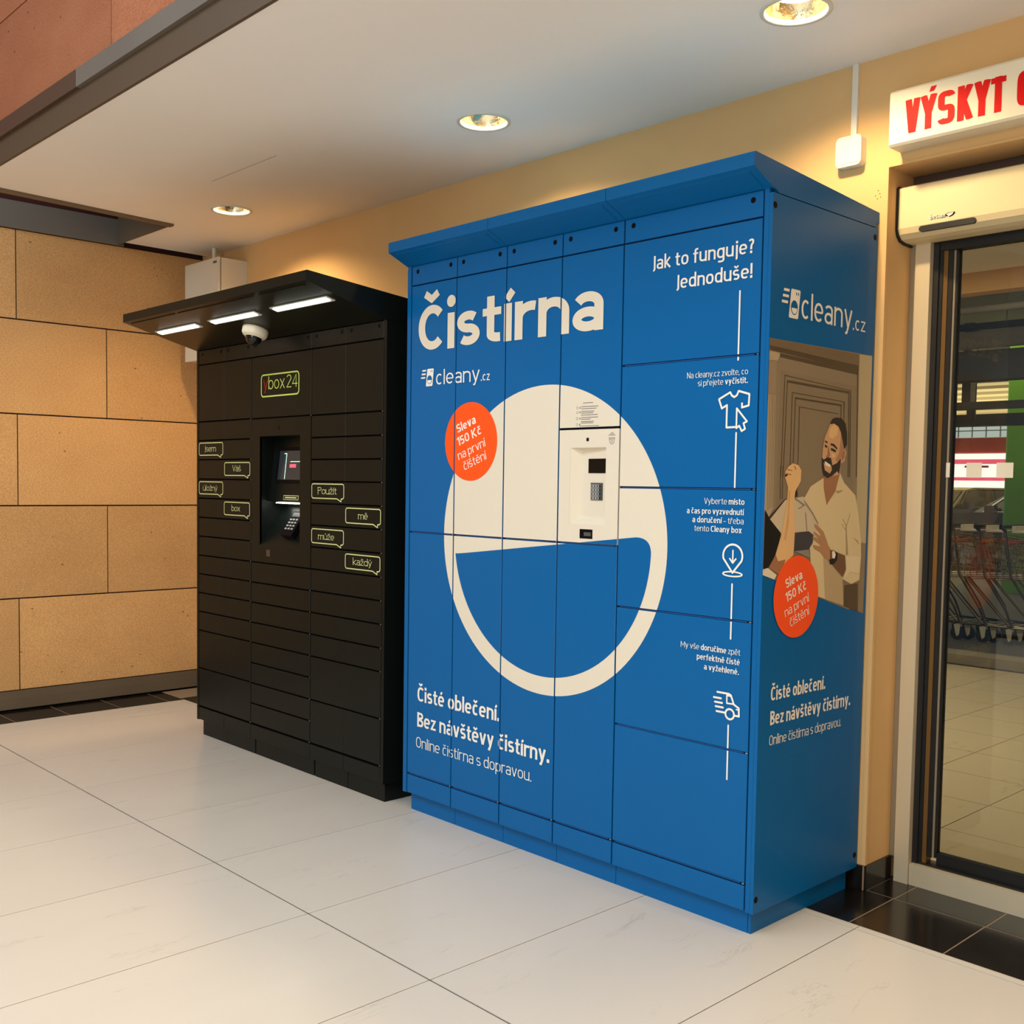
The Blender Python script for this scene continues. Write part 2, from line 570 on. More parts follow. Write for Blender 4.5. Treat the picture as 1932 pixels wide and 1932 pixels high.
def ribbon(pts, w, closed=False):
    """polyline to quads with mitred joins and square ends"""
    P_ = [pts[0]]
    for p in pts[1:]:
        if math.hypot(p[0] - P_[-1][0], p[1] - P_[-1][1]) > 1e-5:
            P_.append(p)
    if closed and math.hypot(P_[0][0] - P_[-1][0], P_[0][1] - P_[-1][1]) < 1e-5:
        P_.pop()
    n = len(P_)
    L_, R_ = [], []
    for i in range(n):
        a = P_[(i - 1) % n] if (closed or i > 0) else None
        b = P_[(i + 1) % n] if (closed or i < n - 1) else None
        p = P_[i]
        d1 = ((p[0] - a[0]), (p[1] - a[1])) if a else None
        d2 = ((b[0] - p[0]), (b[1] - p[1])) if b else None

        def nrm_(d):
            l = math.hypot(*d) or 1
            return (-d[1] / l, d[0] / l)
        if d1 and d2:
            n1, n2 = nrm_(d1), nrm_(d2)
            m = (n1[0] + n2[0], n1[1] + n2[1])
            l = math.hypot(*m) or 1
            m = (m[0] / l, m[1] / l)
            k = w / 2 / max(0.62, m[0] * n1[0] + m[1] * n1[1])
        else:
            m = nrm_(d1 or d2); k = w / 2
        L_.append((p[0] + m[0] * k, p[1] + m[1] * k * KY)); R_.append((p[0] - m[0] * k, p[1] - m[1] * k * KY))
    idx = range(n if closed else n - 1)
    return [[R_[i], R_[(i + 1) % n], L_[(i + 1) % n], L_[i]] for i in idx]


ACC = {'č': 'cv', 'š': 'sv', 'ž': 'zv', 'ř': 'rv', 'ě': 'ev', 'á': 'aa', 'é': 'ea', 'í': 'ıa', 'ý': 'ya', 'ú': 'ua', 'ů': 'uo', 'Č': 'Cv', 'Ý': 'Ya'}


def glyph(ch, w, c, e, X, serif):
    """(strokes, width): strokes are (points, closed, weight); cap height 1, x-height X, widths scaled by c"""
    h = w / 2
    A, Dn = 1.04, -0.26
    S = []

    def st(*p, closed=False, ww=None):
        S.append((list(p), closed, ww or w))

    def bar(x, y, half=None):
        if serif:
            q = half or w * 1.15
            st((x - q, y), (x + q, y), ww=w * 0.62)

    def stem(x, y0, y1, lo=True, hi=True):
        st((x, y0), (x, y1))
        if lo:
            bar(x, y0 + w * 0.31)
        if hi and serif:
            st((x - w * 1.15, y1 - w * 0.31), (x, y1 - w * 0.31), ww=w * 0.62)
    b = 0.58 * c
    if ch in ACC:
        base, acc = ACC[ch]
        S2, W2 = glyph(base, w, c, e, X, serif)
        top = 1.0 if base.isupper() else X
        cx = W2 / 2 + (0.03 if base == 'ı' else 0)
        q = w * 0.86
        y0 = top + 0.075
        if acc == 'v':
            S2.append(([(cx - 0.13 * c - h * 0.3, y0 + 0.155), (cx, y0 + 0.03), (cx + 0.13 * c + h * 0.3, y0 + 0.155)], False, q))
        elif acc == 'a':
            S2.append(([(cx - 0.045 * c, y0), (cx + 0.075 * c, y0 + 0.17)], False, q))
        else:
            S2.append((arc(cx, y0 + 0.09, 0.07, 0.07, 0, 360, 2, 16), True, w * 0.6))
        return S2, W2
    if ch == ' ':
        return [], 0.27 * c
    if ch == 'o':
        S.append((arc(b / 2, X / 2, b / 2 - h, X / 2 - h, 0, 360, e, 36), True, w)); return S, b
    if ch == 'c':
        b *= 0.9
        st(*arc(b / 2 + 0.02, X / 2, b / 2 - h, X / 2 - h, 48, 312, e)); return S, b
    if ch == 'e':
        st((h * 0.9, X / 2 - 0.0), (b - h * 0.9, X / 2), ww=w * 0.8); st(*arc(b / 2, X / 2, b / 2 - h, X / 2 - h, 0, 314, e)); return S, b
    if ch == 'a':
        b *= 0.93
        r = X * 0.30
        st(*(arc(b / 2, X - h - 0.16, b / 2 - h, 0.16, 155, 0, e) + [(b - h, 0)]))
        S.append((arc(b / 2, r, b / 2 - h, r - h * 0.8, 0, 360, e, 30), True, w))
        if serif:
            st((b - h, w * 0.31), (b + w * 0.5, w * 0.31), ww=w * 0.62)
        return S, b
    if ch in 'nhmru':
        ry = 0.20 * (X / 0.72)
        if ch == 'u':
            stem(h, 0.2, X, lo=False); st((h, X), *arc(b / 2, h + ry, b / 2 - h, ry, 180, 360, e)); stem(b - h, 0, X); return S, b
        stem(h, 0, A if ch == 'h' else X)
        if ch == 'm':
            bm_ = 0.46 * c + w * 0.35
            for k in (0, 1):
                o = k * (bm_ - w)
                st(*(arc(o + bm_ / 2, X - h - ry, bm_ / 2 - h, ry, 165, 0, e) + [(o + bm_ - h, 0)])); bar(o + bm_ - h, w * 0.31)
            return S, 2 * bm_ - w
        if ch == 'r':
            b = 0.40 * c
            st(*arc(h + b * 0.62, X - h - ry * 1.1, b * 0.62, ry * 1.1, 170, 72, e)); return S, b
        st(*(arc(b / 2, X - h - ry, b / 2 - h, ry, 165, 0, e) + [(b - h, 0)])); bar(b - h, w * 0.31); return S, b
    if ch in 'bdpq':
        S.append((arc(b / 2, X / 2, b / 2 - h, X / 2 - h, 0, 360, e, 36), True, w))
        x = h if ch in 'bp' else b - h
        if ch in 'bd':
            stem(x, 0, A, lo=(ch == 'd'))
        else:
            stem(x, Dn, X)
        return S, b
    if ch == 'g':
        S.append((arc(b / 2, X / 2 + 0.01, b / 2 - h, X / 2 - h, 0, 360, e, 36), True, w))
        st((b - h, X), (b - h, Dn + 0.18), *arc(b / 2, Dn + 0.18, b / 2 - h, 0.18 - h * 0.6, 0, -140, e)); return S, b
    if ch == 'f':
        x = 0.15 * c + h * 0.4
        st((x, 0), (x, A - 0.2), *arc(x + 0.17 * c, A - 0.2, 0.17 * c, 0.2 - h, 180, 80, e)); st((0, X - h), (x + 0.22 * c, X - h), ww=w * 0.85); return S, x + 0.22 * c
    if ch == 't':
        x = 0.13 * c + h * 0.5
        st((x, X + 0.20), (x, 0.19), *arc(x + 0.16 * c, 0.19, 0.16 * c, 0.19 - h, 180, 285, e)); st((0, X - h), (x + 0.22 * c, X - h), ww=w * 0.85); return S, x + 0.22 * c
    if ch in 'iı':
        o = w * 0.6 if serif else 0
        stem(h + o, 0, X)
        if ch == 'i':
            S.append(([(h + o, X + 0.10), (h + o, X + 0.10 + w * 1.05)], False, w * 1.08)) if e > 2.3 else S.append((arc(h + o, X + 0.12 + h * 1.1, h * 0.62, h * 0.62, 0, 360, 2, 14), True, h * 1.25))
        return S, w + 2 * o
    if ch == 'j':
        st((h + 0.07, X), (h + 0.07, Dn + 0.12), *arc(h - 0.05, Dn + 0.12, 0.12, 0.12 - h * 0.5, 0, -75, e)); S.append(([(h + 0.07, X + 0.10), (h + 0.07, X + 0.10 + w * 1.05)], False, w * 1.08)); return S, w + 0.07
    if ch == 'l':
        o = w * 0.6 if serif else 0
        stem(h + o, 0, A); return S, w + 2 * o
    if ch == 'k':
        stem(h, 0, A)
        k = b * 0.92
        st((h, X * 0.40), (k - h * 1.1, X)); st((h + 0.09, X * 0.52), (k - h * 0.6, 0)); return S, k
    if ch == 's':
        b *= 0.86
        r = (X - w) / 4
        st(*(arc(b / 2, X - h - r, b / 2 - h, r, 38, 270, e) + arc(b / 2, h + r, b / 2 - h, r, 90, -142, e)[1:])); return S, b
    if ch in 'vy':
        k = b * 0.98
        q = h * 0.95
        if ch == 'v':
            st((q, X), (k / 2 - h * 0.1, 0.01)); st((k - q, X), (k / 2 + h * 0.1, 0.01))
            return S, k
        st((q, X), (k / 2, h * 0.9)); st((k - q, X), (k / 2 - 0.0, h * 0.2), (k / 2 - 0.075 * c, Dn + 0.08), (k / 2 - 0.18 * c, Dn + h)); return S, k
    if ch == 'x':
        k = b * 0.95
        st((h, X), (k - h, 0)); st((k - h, X), (h, 0)); return S, k
    if ch == 'z':
        k = b * 0.82
        st((0.02, X - h), (k - h, X - h), (h, h), (k, h)); return S, k
    if ch == 'w':
        return S, b
    # capitals and figures
    B_ = 0.66 * c
    if ch in 'O0':
        if ch == '0':
            B_ = 0.58 * c
        S.append((arc(B_ / 2, 0.5, B_ / 2 - h, 0.5 - h, 0, 360, e, 40), True, w)); return S, B_
    if ch == 'C':
        st(*arc(B_ / 2 + 0.01, 0.5, B_ / 2 - h, 0.5 - h, 44, 316, e)); return S, B_ * 0.96
    if ch == 'S':
        B_ *= 0.9
        r = (1 - w) / 4
        st(*(arc(B_ / 2, 1 - h - r, B_ / 2 - h, r, 20, 270, e) + arc(B_ / 2, h + r, B_ / 2 - h, r, 90, -160, e)[1:])); return S, B_
    if ch == 'J':
        k = 0.30 * c + h
        st((k - h, 1), (k - h, 0.05), *arc(k - h - 0.17 * c, 0.05, 0.17 * c, 0.12, 0, -80, e)); return S, k
    if ch == 'N':
        st((h, 0), (h, 1)); st((B_ - h, 0), (B_ - h, 1)); st((h * 1.2, 1 - h * 0.2), (B_ - h * 1.2, h * 0.2)); return S, B_
    if ch == 'M':
        k = 0.86 * c
        st((h, 0), (h, 1)); st((k - h, 0), (k - h, 1)); st((h, 1 - h * 0.4), (k / 2, 0.30), (k - h, 1 - h * 0.4)); return S, k
    if ch == 'V':
        k = 0.64 * c + h * 0.4
        st((h * 1.02, 1.0), (k / 2 - h * 0.1, 0.0)); st((k - h * 1.02, 1.0), (k / 2 + h * 0.1, 0.0)); bar(h, 1 - w * 0.31); bar(k - h, 1 - w * 0.31); return S, k
    if ch == 'K':
        stem(h, 0, 1); k = 0.62 * c + h * 0.4
        st((h, 0.44), (k - h * 1.1, 1)); st((h + 0.10 * c, 0.56), (k - h, 0)); return S, k
    if ch == 'Y':
        k = 0.62 * c + h * 0.4
        st((h, 1), (k / 2, 0.46)); st((k - h, 1), (k / 2, 0.46)); st((k / 2, 0.50), (k / 2, 0)); return S, k
    if ch == 'T':
        k = 0.56 * c
        st((0, 1 - h), (k, 1 - h), ww=w); st((k / 2, 1), (k / 2, 0)); return S, k
    if ch in 'BP':
        k = 0.58 * c
        stem(h, 0, 1, hi=True)
        st((h, 1 - h), *arc(k * 0.52, 0.76 - h * 0.1, k * 0.46 - h, 0.24 - h * 0.9, 90, -90, e), (h, 0.52))
        if ch == 'B':
            st((h, 0.52), *arc(k * 0.55, 0.26 + h * 0.1, k * 0.47 - h, 0.26 - h * 0.9, 90, -90, e), (h, h))
        return S, k
    if ch == '1':
        k = 0.34 * c
        st((0.02, 0.78), (k - h, 1 - h * 0.5)); st((k - h, 1), (k - h, 0)); return S, k
    if ch == '2':
        k = 0.52 * c
        st(*(arc(k / 2, 0.74, k / 2 - h, 0.26 - h, 160, -25, 2) + [(h, h), (k, h)])); return S, k
    if ch == '4':
        k = 0.56 * c
        st((k * 0.72, 0), (k * 0.72, 1 - h * 0.4), (h * 0.6, 0.27), (k, 0.27)); return S, k
    if ch == '5':
        k = 0.50 * c
        st((k - h * 0.6, 1 - h), (h + 0.02, 1 - h), (h, 0.55), *arc(k / 2 - 0.01, 0.32, k / 2 - h, 0.32 - h, 112, -140, e)); return S, k
    if ch in '.,!':
        d = w * 1.15
        st((d / 2, 0), (d / 2, d), ww=d)
        if ch == ',':
            st((d / 2, 0.02), (d / 2 - 0.06, -0.14), ww=d * 0.7)
        if ch == '!':
            st((d / 2, d + 0.09), (d / 2, 1.0), ww=w)
        return S, d
    if ch == '?':
        k = 0.40 * c
        st(*(arc(k / 2, 0.77, k / 2 - h, 0.23 - h, 165, -70, e) + [(k * 0.52, 0.50), (k * 0.50, 0.26)])); st((k * 0.5, 0), (k * 0.5, w * 1.1), ww=w * 1.1); return S, k
    if ch == '–':
        st((0, 0.34), (0.44 * c, 0.34)); return S, 0.44 * c
    raise ValueError(ch)


def set_line(pieces, c, e, X, gap, serif):
    polys = []
    x = 0.0
    for s, w in pieces:
        for ch in s:
            S, W2 = glyph(ch, w, c, e, X, serif)
            group = []
            for pts, closed, ww in S:
                for q in ribbon(pts, ww, closed):
                    group.append([(px + x, py) for px, py in q])
            polys.append(group)
            x += W2 + (gap * c if ch != ' ' else 0)
            if serif:
                x += 0.05
        x += 0.24 * c
    us = [p[0] for g in polys for q in g for p in q]
    return polys, min(us), max(us)


def text(name, body, m, parent, plane, x0, x1, base, cap, weight=0.13, off=0.002, rot=0.0, cuts=(), e=2.6, X=0.74, gap=0.10, serif=False):
    """lettering fitted from x0 to x1 with its baseline at base and capitals cap high; body may be a list of (string, weight)"""
    pieces = body if isinstance(body, list) else [(body, weight)]
    target = (x1 - x0) / cap
    _, a1, b1 = set_line(pieces, 1.0, e, X, gap, serif)
    _, a2, b2 = set_line(pieces, 0.8, e, X, gap, serif)
    w1, w2 = b1 - a1, b2 - a2
    c = 1.0 + (target - w1) / ((w1 - w2) / 0.2) if abs(w1 - w2) > 1e-6 else 1.0
    c = max(0.35, min(2.2, c))
    polys, a, b = set_line(pieces, c, e, X, gap, serif)
    sx = (x1 - x0) / (b - a)
    out = []
    for q in [t for g in polys if g for t in union(g)]:
        row = []
        for px, py in q:
            x, y = (px - a) * sx, py * cap
            row.append((x0 + x * math.cos(rot) - y * math.sin(rot), base + x * math.sin(rot) + y * math.cos(rot)))
        out.append(row)
    return print_mesh(name, poly_bm(out, True), m, parent, plane, off, cuts)

POSTER=[
 ('door_brown',[(0.002,1.791),(0.606,1.794),(0.601,0.94),(-0.001,1.097)]),
 ('door_mid',[(0.065,1.701),(0.511,1.687),(0.511,0.958),(0.058,1.082)]),
 ('door_dark',[(0.002,1.791),(0.523,1.791),(0.52,1.735),(0.004,1.756)]),
 ('door_brown2',[(0.002,1.791),(0.523,1.791),(0.521,1.754),(0.003,1.77)]),
 ('door_line',[(0.048,1.74),(0.514,1.724),(0.512,1.737),(0.047,1.752)]),
 ('pil_light',[(0.004,1.753),(0.058,1.751),(0.057,1.741),(0.044,1.728),(0.003,1.728)]),
 ('pil_mid',[(0.003,1.724),(0.042,1.724),(0.042,1.632),(0.002,1.63)]),
 ('pil_light',[(0.002,1.627),(0.041,1.628),(0.045,1.296),(0.025,1.267),(-0.001,1.291)]),
 ('door_line',[(0.009,1.625),(0.011,1.626),(0.016,1.286),(0.014,1.286)]),
 ('door_line',[(0.018,1.626),(0.02,1.626),(0.024,1.29),(0.022,1.29)]),
 ('door_line',[(0.026,1.627),(0.029,1.627),(0.033,1.293),(0.031,1.293)]),
 ('door_line',[(0.035,1.627),(0.037,1.627),(0.041,1.297),(0.039,1.297)]),
 ('wall_light',[(0.523,1.791),(0.606,1.793),(0.605,1.174),(0.538,1.184)]),
 ('door_line',[(0.086,1.69),(0.09,1.69),(0.083,1.387),(0.079,1.387)]),
 ('door_line',[(0.077,1.418),(0.081,1.418),(0.083,1.32),(0.079,1.32)]),
 ('door_line',[(0.1,1.675),(0.104,1.676),(0.095,1.387),(0.091,1.387)]),
 ('door_line',[(0.089,1.419),(0.093,1.419),(0.095,1.32),(0.091,1.32)]),
 ('door_line',[(0.128,1.642),(0.132,1.642),(0.132,1.388),(0.128,1.388)]),
 ('door_line',[(0.126,1.419),(0.13,1.419),(0.132,1.32),(0.128,1.32)]),
 ('door_line',[(0.146,1.628),(0.15,1.629),(0.148,1.388),(0.144,1.388)]),
 ('door_line',[(0.143,1.42),(0.147,1.42),(0.149,1.32),(0.144,1.32)]),
 ('door_line',[(0.17,1.6),(0.174,1.601),(0.176,1.388),(0.172,1.388)]),
 ('door_line',[(0.17,1.42),(0.174,1.42),(0.176,1.32),(0.172,1.32)]),
 ('door_line',[(0.086,1.69),(0.475,1.671),(0.475,1.669),(0.086,1.688)]),
 ('door_line',[(0.101,1.676),(0.464,1.667),(0.465,1.66),(0.102,1.669)]),
 ('door_line',[(0.128,1.642),(0.436,1.633),(0.436,1.631),(0.128,1.64)]),
 ('door_line',[(0.146,1.628),(0.419,1.623),(0.419,1.617),(0.146,1.623)]),
 ('door_line',[(0.17,1.602),(0.4,1.593),(0.401,1.591),(0.17,1.6)]),
 ('door_line',[(0.471,1.671),(0.476,1.671),(0.488,1.393),(0.483,1.393)]),
 ('door_line',[(0.46,1.665),(0.465,1.665),(0.478,1.393),(0.473,1.393)]),
 ('door_line',[(0.432,1.633),(0.437,1.633),(0.439,1.559),(0.435,1.558)]),
 ('door_line',[(0.415,1.621),(0.42,1.622),(0.419,1.571),(0.415,1.571)]),
 ('door_line',[(0.512,1.737),(0.517,1.738),(0.53,1.394),(0.525,1.394)]),
 ('door_dark',[(0.474,1.042),(0.559,1.043),(0.563,0.95),(0.473,0.973)]),
 ('door_mid',[(0.569,1.177),(0.604,1.172),(0.601,0.942),(0.565,0.95)]),
 ('white_cloth',[(-0.0,1.117),(0.026,1.117),(0.073,1.094),(0.061,1.081),(-0.001,1.097)]),
 ('wire',[(0.022,1.268),(0.108,1.322),(0.113,1.319),(0.029,1.262)]),
 ('cloth_grey',[(0.029,1.261),(0.108,1.318),(0.163,1.325),(0.209,1.329),(0.238,1.308),(0.31,1.243),(0.323,1.191),(0.271,1.167),(0.162,1.17),(0.114,1.204),(0.078,1.222)]),
 ('shirt',[(0.212,1.323),(0.25,1.361),(0.323,1.388),(0.328,1.357),(0.346,1.302),(0.398,1.347),(0.422,1.406),(0.45,1.374),(0.524,1.334),(0.55,1.267),(0.571,1.185),(0.575,1.13),(0.569,1.054),(0.516,1.043),(0.46,1.062),(0.472,0.975),(0.309,1.016),(0.264,1.115),(0.256,1.167),(0.274,1.192),(0.305,1.243)]),
 ('shirt_dark',[(0.336,1.139),(0.387,1.124),(0.459,1.069),(0.472,0.975),(0.354,1.006)]),
 ('shirt_line',[(0.467,1.241),(0.473,1.241),(0.491,1.141),(0.476,1.138)]),
 ('shirt_line',[(0.493,1.275),(0.497,1.274),(0.47,1.222),(0.467,1.227)]),
 ('shirt_line',[(0.441,1.241),(0.444,1.242),(0.47,1.222),(0.468,1.219)]),
 ('shirt_line',[(0.447,1.257),(0.451,1.258),(0.478,1.23),(0.474,1.229)]),
 ('shirt_line',[(0.398,1.347),(0.444,1.351),(0.434,1.344),(0.409,1.339)]),
 ('shirt_line',[(0.517,1.197),(0.55,1.185),(0.562,1.169),(0.539,1.183)]),
 ('skin_dark',[(0.323,1.393),(0.423,1.405),(0.396,1.347),(0.346,1.302),(0.325,1.357)]),
 ('skin',[(0.352,1.557),(0.379,1.573),(0.419,1.575),(0.449,1.551),(0.459,1.507),(0.449,1.48),(0.457,1.474),(0.448,1.443),(0.426,1.436),(0.42,1.4),(0.345,1.391),(0.315,1.409),(0.31,1.45),(0.313,1.481),(0.323,1.515)]),
 ('hair',[(0.352,1.557),(0.366,1.575),(0.389,1.58),(0.419,1.579),(0.446,1.564),(0.458,1.533),(0.46,1.496),(0.443,1.48),(0.432,1.506),(0.419,1.534),(0.403,1.552),(0.377,1.56)]),
 ('hair',[(0.309,1.452),(0.32,1.445),(0.341,1.453),(0.364,1.451),(0.373,1.428),(0.403,1.437),(0.424,1.456),(0.424,1.432),(0.416,1.4),(0.404,1.41),(0.375,1.395),(0.345,1.387),(0.323,1.395),(0.312,1.416)]),
 ('skin',[(0.32,1.435),(0.368,1.426),(0.371,1.413),(0.359,1.402),(0.329,1.412)]),
 ('teeth',[(0.326,1.441),(0.363,1.429),(0.356,1.422),(0.33,1.429)]),
 ('skin_mid',[(0.419,1.534),(0.432,1.506),(0.443,1.48),(0.43,1.456),(0.403,1.437),(0.392,1.447),(0.411,1.468),(0.419,1.505)]),
 ('skin_light',[(0.351,1.543),(0.375,1.558),(0.401,1.548),(0.397,1.525),(0.368,1.511),(0.347,1.518)]),
 ('skin_light',[(0.363,1.467),(0.386,1.465),(0.391,1.455),(0.369,1.452)]),
 ('hair',[(0.323,1.505),(0.338,1.502),(0.341,1.496),(0.325,1.499)]),
 ('hair',[(0.358,1.497),(0.379,1.496),(0.4,1.484),(0.399,1.478),(0.374,1.489),(0.358,1.491)]),
 ('hair',[(0.323,1.493),(0.339,1.488),(0.337,1.482),(0.325,1.484)]),
 ('hair',[(0.359,1.483),(0.38,1.48),(0.395,1.474),(0.388,1.47),(0.362,1.475)]),
 ('skin_dark',[(0.342,1.487),(0.347,1.487),(0.357,1.459),(0.349,1.452),(0.329,1.454),(0.341,1.46)]),
 ('skin_dark',[(0.434,1.474),(0.449,1.477),(0.445,1.454),(0.43,1.443),(0.429,1.458)]),
 ('black',[(0.002,1.289),(0.027,1.262),(0.089,1.219),(0.079,1.19),(0.063,1.153),(0.026,1.118),(0.0,1.114)]),
 ('skin_light',[(0.12,1.357),(0.102,1.387),(0.104,1.397),(0.112,1.414),(0.1,1.387),(0.104,1.405),(0.121,1.42),(0.143,1.429),(0.175,1.424),(0.193,1.407),(0.191,1.406),(0.19,1.376),(0.161,1.345),(0.155,1.295),(0.166,1.22),(0.161,1.15),(0.136,1.138),(0.08,1.096),(0.03,1.118),(0.063,1.156),(0.095,1.222),(0.106,1.271),(0.117,1.32)]),
 ('skin_dark',[(0.03,1.118),(0.063,1.156),(0.078,1.135),(0.118,1.139),(0.11,1.122),(0.08,1.096)]),
 ('skin_dark',[(0.114,1.412),(0.142,1.408),(0.141,1.406),(0.114,1.408)]),
 ('skin_dark',[(0.106,1.399),(0.137,1.396),(0.136,1.393),(0.105,1.396)]),
 ('hair',[(0.101,1.395),(0.115,1.396),(0.117,1.392),(0.102,1.387)]),
 ('skin_mid',[(0.147,1.424),(0.16,1.418),(0.162,1.409),(0.158,1.408),(0.152,1.417)]),
 ('skin',[(0.125,1.345),(0.132,1.348),(0.13,1.246),(0.115,1.196),(0.106,1.201),(0.122,1.271)]),
 ('cloth_mid',[(0.163,1.325),(0.22,1.303),(0.183,1.29),(0.179,1.292),(0.208,1.302),(0.158,1.322)]),
 ('cloth_mid',[(0.209,1.32),(0.234,1.303),(0.264,1.28),(0.3,1.246),(0.295,1.245),(0.259,1.277),(0.224,1.303)]),
 ('cloth_mid',[(0.221,1.28),(0.225,1.28),(0.236,1.224),(0.232,1.224)]),
 ('hair',[(0.161,1.345),(0.168,1.348),(0.175,1.335),(0.167,1.328),(0.159,1.324)]),
 ('charcoal',[(0.165,1.219),(0.243,1.222),(0.272,1.21),(0.269,1.185),(0.247,1.165),(0.162,1.162)]),
 ('cloth_mid',[(0.162,1.162),(0.247,1.165),(0.258,1.139),(0.229,1.145),(0.2,1.154)]),
 ('skin_mid',[(0.276,1.244),(0.29,1.241),(0.331,1.219),(0.363,1.174),(0.379,1.161),(0.389,1.134),(0.377,1.123),(0.341,1.136),(0.315,1.155),(0.28,1.166),(0.27,1.178),(0.294,1.176),(0.312,1.172),(0.316,1.177),(0.269,1.198),(0.268,1.205),(0.293,1.2),(0.32,1.188),(0.273,1.215),(0.273,1.221),(0.317,1.204),(0.314,1.212),(0.281,1.232)]),
 ('skin_shadow',[(0.374,1.161),(0.468,1.139),(0.477,1.093),(0.459,1.069),(0.414,1.096),(0.377,1.121)]),
 ('black',[(0.387,1.162),(0.421,1.149),(0.422,1.128),(0.402,1.114),(0.377,1.113),(0.37,1.13),(0.401,1.131),(0.41,1.149)]),
 ('teeth',[(0.387,1.154),(0.4,1.156),(0.41,1.144),(0.404,1.131),(0.389,1.134)]),
 ('cloth_fold',[(0.471,1.138),(0.569,1.132),(0.565,1.076),(0.503,1.084),(0.465,1.062),(0.479,1.093)]),
]

# ================================================================ SETTING
FX0, FX1 = -3.433, 4.05


def tile_set(parent, name, m, xs, ys, gx, gy, z0=-0.008, z1=0.0, skip=None):
    cache = {}
    for i in range(len(xs) - 1):
        for j in range(len(ys) - 1):
            x0, x1, y0, y1 = xs[i] + gx / 2, xs[i + 1] - gx / 2, ys[j] + gy / 2, ys[j + 1] - gy / 2
            if skip and skip((x0 + x1) / 2, (y0 + y1) / 2):
                continue
            k = (round(x1 - x0, 4), round(y1 - y0, 4))
            if k not in cache:
                me = bpy.data.meshes.new(name)
                mb = MB().box(0, k[0], 0, k[1], z0, z1)
                me.from_pydata(mb.v, [], mb.f)
                me.materials.append(MATS[m])
                cache[k] = me
            o = bpy.data.objects.new(name, cache[k])
            COL.objects.link(o)
            o.parent = parent
            o.location = (x0, y0, 0)


floor = struct(box('floor', 'grout_dark', None, -3.75, 4.1, -6.0, 0.905, -0.12, -0.0025))
jx = [-3.433, -3.15] + [-2.55 + 0.6 * k for k in range(12)]
tile_set(floor, 'floor_tile', 'marble', jx, [-5.685, -4.487, -3.289, -2.091, -0.893, 0.305], 0.0036, 0.0062)
tile_set(floor, 'edge_strip', 'marble', jx, [0.305, 0.337], 0.0028, 0.003)
floor_grout = box('grout_bed', 'grout_brown', floor, -3.745, 4.1, 0.337, 0.80, -0.006, -0.0008)
box('grout_bed', 'grout_brown', floor, -3.745, -3.433, -3.2, 0.337, -0.006, -0.0008)
tile_set(floor, 'black_floor_tile', 'black_tile', [-3.737, -3.435], [-2.458 + 0.3 * k for k in range(10)] + [0.337], 0.005, 0.005)
tile_set(floor, 'black_floor_tile', 'black_tile', [-3.487 + 0.3 * k for k in range(0, 25)], [0.3375, 0.63], 0.005, 0.005)
tile_set(floor, 'black_floor_tile', 'black_tile', [0.916, 1.015] + [1.015 + 0.3 * k for k in range(1, 8)], [0.63, 0.803], 0.005, 0.005)

# back wall with the doorway cut out on its right
wb = MB().box(-3.95, 0.908, 0.625, 0.905, 0, 3.0)
wb.box(0.908, 4.3, 0.625, 0.905, 2.407, 3.0)
wb.box(3.25, 4.3, 0.625, 0.905, 0, 2.407)
wall_back = struct(wb.build('wall_back', 'wall_paint'))
MB().prism([(0.8985, 0.627), (0.8985, 0.620), (0.9125, 0.620), (0.9125, 0.634), (0.9085, 0.634), (0.9085, 0.627)], 'z', 0.085, 2.409).build('corner_bead', 'wall_paint', wall_back)
MB().box(0.9085, 3.25, 0.6205, 0.6255, 2.402, 2.409).build('corner_bead', 'wall_paint', wall_back)
# small drill marks left of the door corner
mk = MB()
for x, z in ((0.865, 2.318), (0.880, 2.322), (0.872, 2.307), (0.874, 2.333), (0.883, 2.311)):
    mk.box(x, x + 0.003, 0.6243, 0.6255, z, z + 0.003)
mk.build('drill_marks', 'steel_brown', wall_back)

bb = bpy.data.objects.new('baseboard_back', None); COL.objects.link(bb); struct(bb)
xs = [-3.72 + 0.3 * k for k in range(0, 16)]
for a, b in zip(xs[:-1], xs[1:]):
    if a < 0.6:
        box('skirting_tile', 'black_tile', bb, a + 0.002, min(b, 0.9) - 0.002, 0.616, 0.6248, 0.001, 0.083)
box('skirting_tile', 'black_tile', bb, 0.784, 0.9065, 0.616, 0.6248, 0.001, 0.083)
box('corner_strip', 'grout_light', bb, 0.907, 0.9105, 0.6145, 0.62, 0.001, 0.083)
box('skirting_tile', 'black_tile', bb, 0.9085, 0.917, 0.6205, 0.797, 0.001, 0.083)

# left stone wall
wall_left = struct(box('wall_left', 'joint_stone', None, -3.95, -3.747, -6.0, 0.625, 0, 4.6))
zj = [0.119, 0.652, 1.186, 1.711, 2.247, 2.752]
for r in range(5):
    y0 = (-0.008 if r in (1, 3) else -0.530)
    js = [y0 + 1.046 * k for k in range(-4, 2)]
    js = [y for y in js if y < 0.5] + [0.6245]
    for a, b in zip(js[:-1], js[1:]):
        MB().box(0, 0.009, 0, b - a - 0.007, 0, zj[r + 1] - zj[r] - 0.008).build('stone_panel', 'sandstone', wall_left).location = (-3.746, a + 0.0035, zj[r] + 0.004)
for r, (z0, z1) in enumerate(((2.91, 3.43), (3.43, 3.96), (3.96, 4.5))):
    js = [(-0.53 if r % 2 else -0.008) + 1.046 * k for k in range(-4, 1)]
    for a, b in zip(js[:-1], js[1:]):
        MB().box(0, 0.009, 0, b - a - 0.007, 0, z1 - z0 - 0.008).build('stone_panel', 'redstone', wall_left).location = (-3.746, a + 0.0035, z0 + 0.004)
bl = struct(box('baseboard_left', 'steel_dull', None, -3.7465, -3.741, -6.0, 0.60, 0.0, 0.117))
